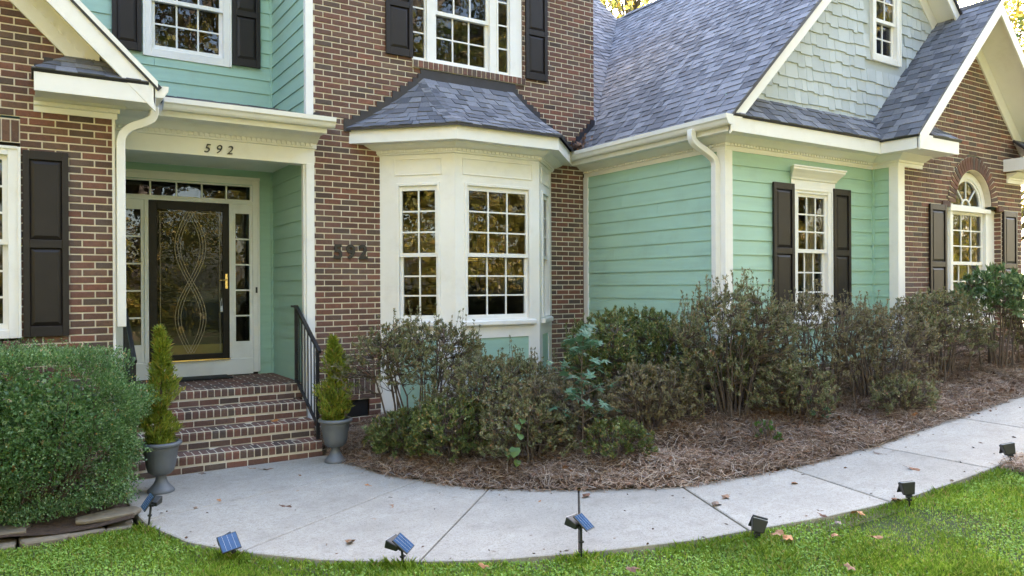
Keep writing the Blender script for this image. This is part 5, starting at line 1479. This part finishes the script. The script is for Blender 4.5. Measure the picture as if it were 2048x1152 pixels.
# ------------------------------------------------------------------ pine straw
def straw():
    rg = np.random.default_rng(17)
    n = 190000
    X = rg.uniform(2.9, 13.0, n); Y = rg.uniform(4.25, 9.2, n)
    d = poly_dist(X, Y, FAR)
    ok = in_poly(X, Y, BED) | (d < .05+.06*(.5+.5*hash_noise(X, Y, 9))*rg.random(n))
    p = np.where(d < 1.3, 1., .35); ok &= rg.random(n) < p
    X, Y = X[ok], Y[ok]
    x2 = rg.uniform(7.15, 9.2, 3500); y2 = rg.uniform(2.75, 3.32, 3500); X = np.concatenate([X, x2]); Y = np.concatenate([Y, y2])
    n = len(X)
    clump = .5+.5*hash_noise(X*1.7, Y*1.7, 4.)
    isb = in_poly(X, Y, BED) | (poly_dist(X, Y, FAR) < .2)
    Z = np.where(isb, np.where(in_poly(X, Y, BED), mulch_z(X, Y), wz(X)+.012), lawn_z(X, Y)+.02)+rg.random(n)**2*(.012+.07*clump)
    a = rg.random(n)*math.pi+.7*np.sin(X*3+Y*2); el = rg.normal(size=n)*.28
    L = rg.uniform(.06, .19, n); W = rg.uniform(.0024, .0062, n)
    D = np.stack([np.cos(a)*np.cos(el), np.sin(a)*np.cos(el), np.sin(el)], 1)
    S = np.stack([-np.sin(a), np.cos(a), rg.normal(size=n)*.5], 1); S /= np.linalg.norm(S, axis=1, keepdims=True)
    P = np.stack([X, Y, Z], 1); bend = rg.normal(size=(n, 3))*.012
    p0 = P-D*L[:, None]*.5; p2 = P+D*L[:, None]*.5; p1 = P+bend+np.array([0, 0, .006])
    w = S*W[:, None]*.5
    V = np.stack([p0-w, p0+w, p1-w, p1+w, p2-w, p2+w], 1).reshape(-1, 3)
    b = np.arange(n)*6
    Fq = np.concatenate([np.stack([b, b+1, b+3, b+2], 1), np.stack([b+2, b+3, b+5, b+4], 1)])
    tag(link('pine_straw', fast_mesh('pine_straw', V, Fq, M['straw'])), 'brown and grey pine straw mulch covering the planting bed', 'pine straw', kind='stuff')
    # leaf litter caught in the straw
    n = 900; X = rg.uniform(2.95, 12.5, n*3); Y = rg.uniform(4.3, 8.5, n*3); ok = in_poly(X, Y, BED) & (poly_dist(X, Y, FAR) < 1.4); X, Y = X[ok][:n], Y[ok][:n]; n = len(X)
    P = np.stack([X, Y, mulch_z(X, Y)+.02+.03*rg.random(n)], 1); a = rg.random(n)*6.28
    D = np.stack([np.cos(a), np.sin(a), rg.normal(size=n)*.3], 1)
    V, Fq = leaf_quads(P, D, rg.uniform(.04, .09, n), rg.uniform(.025, .05, n), rg=rg)
    tag(link('leaf_litter', fast_mesh('leaf_litter', V, Fq, M['dry'])), 'dead brown leaves scattered through the pine straw', 'leaf litter', kind='stuff')
straw()

# ------------------------------------------------------------------ grass
def grass():
    rg = np.random.default_rng(23)
    n = 900000
    X = rg.uniform(-2.4, 10.5, n); Y = rg.uniform(1.6, 7.0, n)
    P = np.stack([X, Y, lawn_z(X, Y)], 1)
    x, y, w = pxv(P)
    ok = (w > .5) & (x > -260) & (x < 2300) & (y < 1330) & (y > 700)
    X, Y, P = X[ok], Y[ok], P[ok]
    out = ~in_poly(X, Y, WALK) & ~in_poly(X, Y, BED) & ((X > .8) | (Y < 6.86)) & ~((X > 7.2) & (X < 9.3) & (Y > 2.72)) & ~((X > 9.2) & (Y > 3.3))
    # only south of the walk
    d = poly_dist(X, Y, NEAR)
    # ragged edge: a few blades lean over the concrete
    patch = hash_noise(X, Y, 2.6)+.6*hash_noise(X+5, Y, 7.)
    out &= rg.random(len(X)) < np.clip(.72+.32*patch, .42, 1)
    X, Y, P, d, patch = X[out], Y[out], P[out], d[out], patch[out]
    if len(X) > 260000:
        k = rg.choice(len(X), 260000, replace=False); X, Y, P, d, patch = X[k], Y[k], P[k], d[k], patch[k]
    n = len(X)
    isc = rg.random(n) < np.clip(.26+.32*hash_noise(X, Y, 1.9), .04, .65)
    # blades
    B = P[~isc]; nb = len(B); H = rg.uniform(.010, .038, nb)*(1+.5*patch[~isc]); H = np.where(d[~isc] < .10, H*1.45, H)
    a = rg.random(nb)*6.28; ln = rg.uniform(.1, .9, nb)
    tip = np.stack([np.cos(a)*ln, np.sin(a)*ln, np.ones(nb)], 1)*H[:, None]; sd_ = np.stack([-np.sin(a), np.cos(a), np.zeros(nb)], 1)*rg.uniform(.0022, .0042, nb)[:, None]
    mid = B+tip*.5*np.array([.6, .6, 1.15]); 
    V = np.stack([B-sd_, B+sd_, mid+sd_*.8, B+tip, mid-sd_*.8], 1).reshape(-1, 3); Fq = np.arange(5*nb).reshape(nb, 5)
    g = tag(link('grass', fast_mesh('grass', V, Fq, M['grass'])), 'short green lawn grass along the front of the walkway', 'grass', kind='stuff')
    C_ = P[isc]; nc = len(C_); C_ = C_+np.stack([np.zeros(nc), np.zeros(nc), rg.uniform(.008, .032, nc)], 1)
    a = rg.random(nc)*6.28; D = np.stack([np.cos(a), np.sin(a), rg.uniform(-.2, .5, nc)], 1); L = rg.uniform(.010, .020, nc)
    S = np.stack([-np.sin(a), np.cos(a), rg.normal(size=nc)*.3], 1)*(L*.42)[:, None]
    V = np.stack([C_, C_+D*(L*.35)[:, None]+S, C_+D*(L*.9)[:, None]+S*.6, C_+D*(L*.9)[:, None]-S*.6, C_+D*(L*.35)[:, None]-S], 1).reshape(-1, 3)
    tag(link('clover', fast_mesh('clover', V, np.arange(5*nc).reshape(nc, 5), M['clover'])), 'small round clover leaves mixed into the lawn', 'clover', kind='stuff')
grass()

# ------------------------------------------------------------------ solar spotlights
def spotlight(x, y, rz, tilt, hh, label, lean=0., style=0, roll=0.):
    z = float(lawn_z(x, y)); t = tag(empty('solar_light', (x, y, z), None, rz), label, 'garden light', 'solar spotlights along the walkway edge')
    t.rotation_euler = (lean, roll, rz)
    st = MB(); st.tube([(0, 0, -.05), (0, 0, hh)], [.006, .010], 6); st.box(WORLD, -.014, .014, -.014, .014, hh*.55, hh*.55+.012); st.build('stake', M['plastic'], t)
    MB().tube([(-.022, 0, hh), (.022, 0, hh)], .012, 8).build('hinge', M['plastic'], t)
    # head: tapered box, lens on the far (+y) side, solar panel hinged above
    rot = Matrix.Rotation(tilt, 4, 'X')
    hd_ = MB(); w, d, h = .056, .036, .048
    hd_.hexa([(-w*.72, -.02, .012), (w*.72, -.02, .012), (w*.72, d*.5, .012), (-w*.72, d*.5, .012), (-w, -.032, .012+h*2), (w, -.032, .012+h*2), (w, d, .012+h*2), (-w, d, .012+h*2)])
    ho = hd_.build('lamp_head', M['plastic'], t, bevel=.006); ho.location = (0, 0, hh); ho.rotation_euler = (tilt, 0, 0)
    ln = MB(); ln.wbox(-w*.88, w*.88, -.026, d*.85, .012+h*2+.0005, .012+h*2+.004); l_ = ln.build('lens', M['lens'], ho)
    return t, ho
def solar(ho, ang, off, size=.070):
    pb = MB(); pb.wbox(-size, size, -size, size, -.006, .004); p = pb.build('panel_frame', M['plastic'], ho.parent, bevel=.004)
    cb_ = MB(); cb_.wbox(-size*.9, size*.9, -size*.9, size*.9, .0045, .0055); c = cb_.build('solar_panel', M['solar'], p)
    for q_ in (-.5, 0, .5):
        MB().wbox(size*q_-.0006, size*q_+.0006, -size*.88, size*.88, .0056, .0060).build('cell_line', M['lens'], c)
    p.location = off; p.rotation_euler = ang
t, ho = spotlight(.84, 6.84, R_(-25), R_(-75), .20, 'solar spotlight tilted sideways near the left urn', roll=.12)
solar(ho, (R_(62), R_(0), R_(-60)), (-.02, -.03, .235))
t, ho = spotlight(1.29, 5.72, R_(8), R_(-70), .12, 'solar spotlight left of the first long slab joint with blue panel up', roll=-.38)
solar(ho, (R_(40), R_(14), R_(-4)), (-.01, -.03, .165))
t, ho = spotlight(2.22, 4.88, R_(25), R_(-70), .15, 'solar spotlight at the grass edge in the middle left with tilted blue panel', roll=-.14)
solar(ho, (R_(42), R_(2), R_(18)), (-.01, -.03, .195))
t, ho = spotlight(3.30, 4.25, R_(10), R_(-68), .24, 'tallest solar spotlight standing at the dark straight slab joint', roll=-.03)
solar(ho, (R_(40), R_(6), R_(18)), (-.0, -.03, .285))
t, ho = spotlight(4.44, 3.68, R_(-38), R_(-14), .055, 'dark solar spotlight turned away beside the fallen leaves in the grass', roll=.25)
solar(ho, (R_(-62), 0, 0), (0, .05, .13), .056)
t, ho = spotlight(5.83, 3.33, R_(-30), R_(-10), .075, 'dark upright solar spotlight second from the right', roll=-.08)
solar(ho, (R_(-60), 0, 0), (.0, .05, .14), .054)
t, ho = spotlight(7.36, 3.27, R_(-36), R_(-12), .09, 'dark upright solar spotlight standing in straw at the right border', roll=-.2)
solar(ho, (R_(-60), 0, 0), (.0, .05, .155), .054)

# ------------------------------------------------------------------ fallen leaves
def fallen_mesh(seed, lob=True):
    rg = random.Random(seed); mb = MB(); n = 11; pts = []
    for i in range(n):
        a = 2*math.pi*i/n; r = .036*(1.25 if i % 2 == 0 else .72)*rg.uniform(.8, 1.15); pts.append((1.45*r*math.cos(a), r*math.sin(a), .012*math.sin(2*a+rg.random())+rg.uniform(0, .008)))
    mb.add(pts+[(0, 0, .010)], [(i, (i+1) % n, n) for i in range(n)])
    mb.tube([(-.045, 0, .006), (-.085, .006, .010)], .0014, 4)
    return mb.mesh('fallen_leaf', M['fallen'])
FL = [fallen_mesh(i) for i in range(5)]
def ray_ground(x, y, zf):
    d = _F+(x-1024)/FPX*_R+(576-y)/FPX*_U; lo, hi = .5, 30
    for _ in range(50):
        m_ = (lo+hi)/2; p = CAM+m_*d
        if p[2] > float(zf(p[0])): lo = m_
        else: hi = m_
    return p
LV = [('leaf', (738, 972), 1.0, 'small orange leaf on the slab near the mulch edge'), ('leaf', (786, 996), .9, 'thin brown leaf above the amber one on the slab'), ('leaf', (786, 1014), 1.1, 'bright amber leaf lying on the middle slab'),
      ('leaf', (755, 1040), .9, 'dull curled leaf below the amber one'), ('leaf', (700, 1088), 1.5, 'large grey-brown leaf near the grass on the left slab'), ('leaf', (572, 1014), 1.2, 'curled brown leaf in the middle of the left slab'),
      ('leaf', (592, 985), .8, 'tiny dark leaf on the large left slab'), ('leaf', (440, 1002), .9, 'curled leaf left of centre on the big slab'), ('leaf', (390, 1017), .7, 'small black leaf on the big slab nearest the left urn'),
      ('leaf', (405, 948), 1.1, 'brown leaf at the foot of the bottom step, left one'), ('leaf', (535, 940), 1.4, 'grey leaf just below the bottom step, right one'), ('leaf', (505, 938), 1.0, 'red-brown leaf touching the bottom step in its middle'),
      ('leaf', (1172, 993), 1.3, 'grey leaf just right of the dark straight joint'), ('leaf', (1432, 1009), 1.4, 'grey leaf lying across the slab joint'), ('leaf', (1452, 995), 1.1, 'pale curled leaf above the grey one by the joint'),
      ('leaf', (1589, 967), .9, 'small dark curled leaf alone on the right slab'), ('leaf', (1548, 941), 1.1, 'orange-brown leaf at the edge of the pine straw'), ('leaf', (1755, 907), .9, 'pale leaf on the slab near the right mulch edge'),
      ('leaf', (1826, 938), 1.3, 'greenish long leaf in the centre of the far right slab'), ('leaf', (1792, 1000), 1.2, 'orange leaf beside the second light from the right'), ('leaf', (1262, 1144), 1.6, 'curled grey leaf in the grass at the bottom border'),
      ('leaf', (1555, 1072), 1.5, 'pale ragged leaf in the grass beside the dark light'), ('leaf', (1575, 1078), 1.3, 'rust leaf beside the pale ragged one'), ('leaf', (1670, 1078), 1.4, 'dark red leaf standing in the right lawn'),
      ('leaf', (1752, 1080), 1.3, 'grey-brown leaf in the lawn right of the dark red one'), ('leaf', (1645, 1036), 1.0, 'brown leaf at the concrete edge left of the right lawn'), ('leaf', (1715, 1026), 1.3, 'dark leaves on the slab edge right of centre'), ('leaf', (1675, 1052), 1.1, 'grey leaf in the grass above the dark red one'),
      ('leaf', (440, 785), 1.0, 'tan leaf on the second step tread'), ('leaf', (548, 842), 1.3, 'brown leaf on the third step near the rail'), ('leaf', (968, 1138), 1.3, 'pale curled leaf in the lawn below the middle'), ('leaf', (1700, 1140), 1.3, 'brown leaf at the bottom border on the right lawn')]
fr_ = random.Random(77)
for i, (nm, (x, y), s, lab) in enumerate(LV):
    zf = (lambda X: wz(X)+.008)
    if 'step tread' in lab: zf = lambda X: .57
    elif 'third step' in lab: zf = lambda X: .38
    p = ray_ground(x, y, zf); o = link('fallen_leaf', FL[i % 5])
    if 'grass' in lab or 'lawn' in lab: p[2] += .02
    o.location = p; o.rotation_euler = (fr_.uniform(-.15, .15), fr_.uniform(-.15, .15), fr_.uniform(0, 6.28)); o.scale = (s*(.62 if 'grass' in lab or 'lawn' in lab else .85),)*3
    tag(o, lab, 'leaf', 'fallen leaves')
# crumbs of leaf on the concrete and lawn
rg_ = np.random.default_rng(12); n = 260
X = rg_.uniform(.9, 10, n*6); Y = rg_.uniform(3.2, 8.4, n*6); d_ = np.minimum(poly_dist(X, Y, FAR), poly_dist(X, Y, NEAR)); ok = in_poly(X, Y, WALK) & (rg_.random(n*6) < np.exp(-d_/.16)+.10); X, Y = X[ok][:n], Y[ok][:n]; n = len(X)
a = rg_.random(n)*6.28; V, Fq = leaf_quads(np.stack([X, Y, wz(X)+.012], 1), np.stack([np.cos(a), np.sin(a), rg_.normal(size=n)*.15], 1), rg_.uniform(.012, .05, n), rg_.uniform(.006, .022, n), rg=rg_)
tag(link('leaf_crumbs', fast_mesh('leaf_crumbs', V, Fq, M['dry'])), 'crumbs of dry leaf and needle strewn over the concrete', 'leaf litter', kind='stuff')
# leaf heap in the gutter corner
mb = MB(); rg_ = np.random.default_rng(3)
n = 160; P = np.stack([6.98+rg_.normal(size=n)*.05, 9.02+rg_.normal(size=n)*.10, 4.0+np.abs(rg_.normal(size=n))*.03], 1)
P[:, 2] += np.clip(P[:, 0]-6.98, 0, .2)
V, Fq = leaf_quads(P, rg_.normal(size=(n, 3)), .06, .035, rg=rg_)
tag(link('leaf_pile', fast_mesh('leaf_pile', V, Fq, M['dry'])), 'heap of rusty leaves caught where the gutter meets the brick', 'leaf pile', kind='stuff')

# ------------------------------------------------------------------ trees
def tree_meshes(seed, H, R, mat, nl=9000, ls=.22, lowc=.32):
    rg = np.random.default_rng(seed); mb = MB(); r2 = random.Random(seed)
    th = H*.38
    mb.tube([(0, 0, -.3), (.1, .05, th*.5), (.05, .1, th), (.2, .1, H*.8)], [H*.024, H*.02, H*.016, .04], 8)
    cl = []
    for i in range(34 if lowc > .2 else 60):
        h = H*r2.uniform(lowc, .98); rr_ = R*(math.sqrt(max(.05, 1-((h/H-.42)/.6)**2)) if lowc < .2 else math.sin(math.pi*min(1, max(.08, (h/H-.22)/.78))**.8))*r2.uniform(.45, 1.05); a = r2.uniform(0, 6.28)
        c = (rr_*math.cos(a), rr_*math.sin(a), h); cl.append((c, R*r2.uniform(.16, .34)))
        b = h*r2.uniform(.55, .8)
        mb.tube([(.05, .08, b), (c[0]*.5, c[1]*.5, (b+h)/2+.2), c], [.09, .06, .02], 5)
    C_ = np.array([c for c, _ in cl]); Rr = np.array([r for _, r in cl])
    k = rg.integers(0, len(cl), nl); u = rg.normal(size=(nl, 3)); u /= np.linalg.norm(u, axis=1, keepdims=True)
    P = C_[k]+u*(Rr[k]*np.cbrt(rg.random(nl)))[:, None]*np.array([1.2, 1.2, .8])
    V, Fq = leaf_quads(P, rg.normal(size=(nl, 3))+np.array([0, 0, -.4]), ls*(.6+.8*rg.random(nl)), ls*.6, rg=rg)
    return mb.mesh('trunk', M['trunk'], True), fast_mesh('crown', V, Fq, mat)
TM = [tree_meshes(1, 13, 4.6, M['tree_gold']), tree_meshes(2, 15, 4.2, M['tree_green']), tree_meshes(3, 11, 4.4, M['tree_gold'], 8000), tree_meshes(4, 9, 5.0, M['tree_gold'], 15000, .2, .06)]
def tree(k, x, y, rz, s, label, group):
    t = tag(empty('tree', (x, y, float(lawn_z(x, y))-.05), None, rz), label, 'tree', group); t.scale = (s,)*3
    link('trunk', TM[k][0], t); link('crown', TM[k][1], t)
tree(1, 29.5, 17.5, .4, 1.05, 'tall tree behind the house at the right roof corner', 'trees behind the house')
tree(0, 35, 15.5, 1.4, 1.0, 'golden tree behind the brick gable at the right border', 'trees behind the house')
tree(0, 20.4, 22.6, 2.2, 1.3, 'yellow tree showing in the notch between the two roof slopes', 'trees behind the house')
RT = [(1, 4, -14), (0, 10, -16), (1, 16, -14), (2, 22, -16), (1, 29, -14), (0, 37, -15), (1, 46, -14), (0, -2, -17), (1, -8, -14), (3, -11, -3), (3, -13, 3), (3, -16, 8), (0, -16, -9), (1, 55, -10), (3, 12, -11), (3, 24, -12), (3, 1, -12), (3, 36, -10), (3, 48, -8), (0, -17, -4), (0, -19, 2), (1, -22, 8), (3, -10, -8)]
for i, (k, x, y) in enumerate(RT):
    tree(k, x, y, i*1.3, (1.45 if k < 3 else .95)+.25*((i*37) % 10)/10, 'sunlit autumn tree across the street reflected in the window panes', 'trees mirrored in the windows')
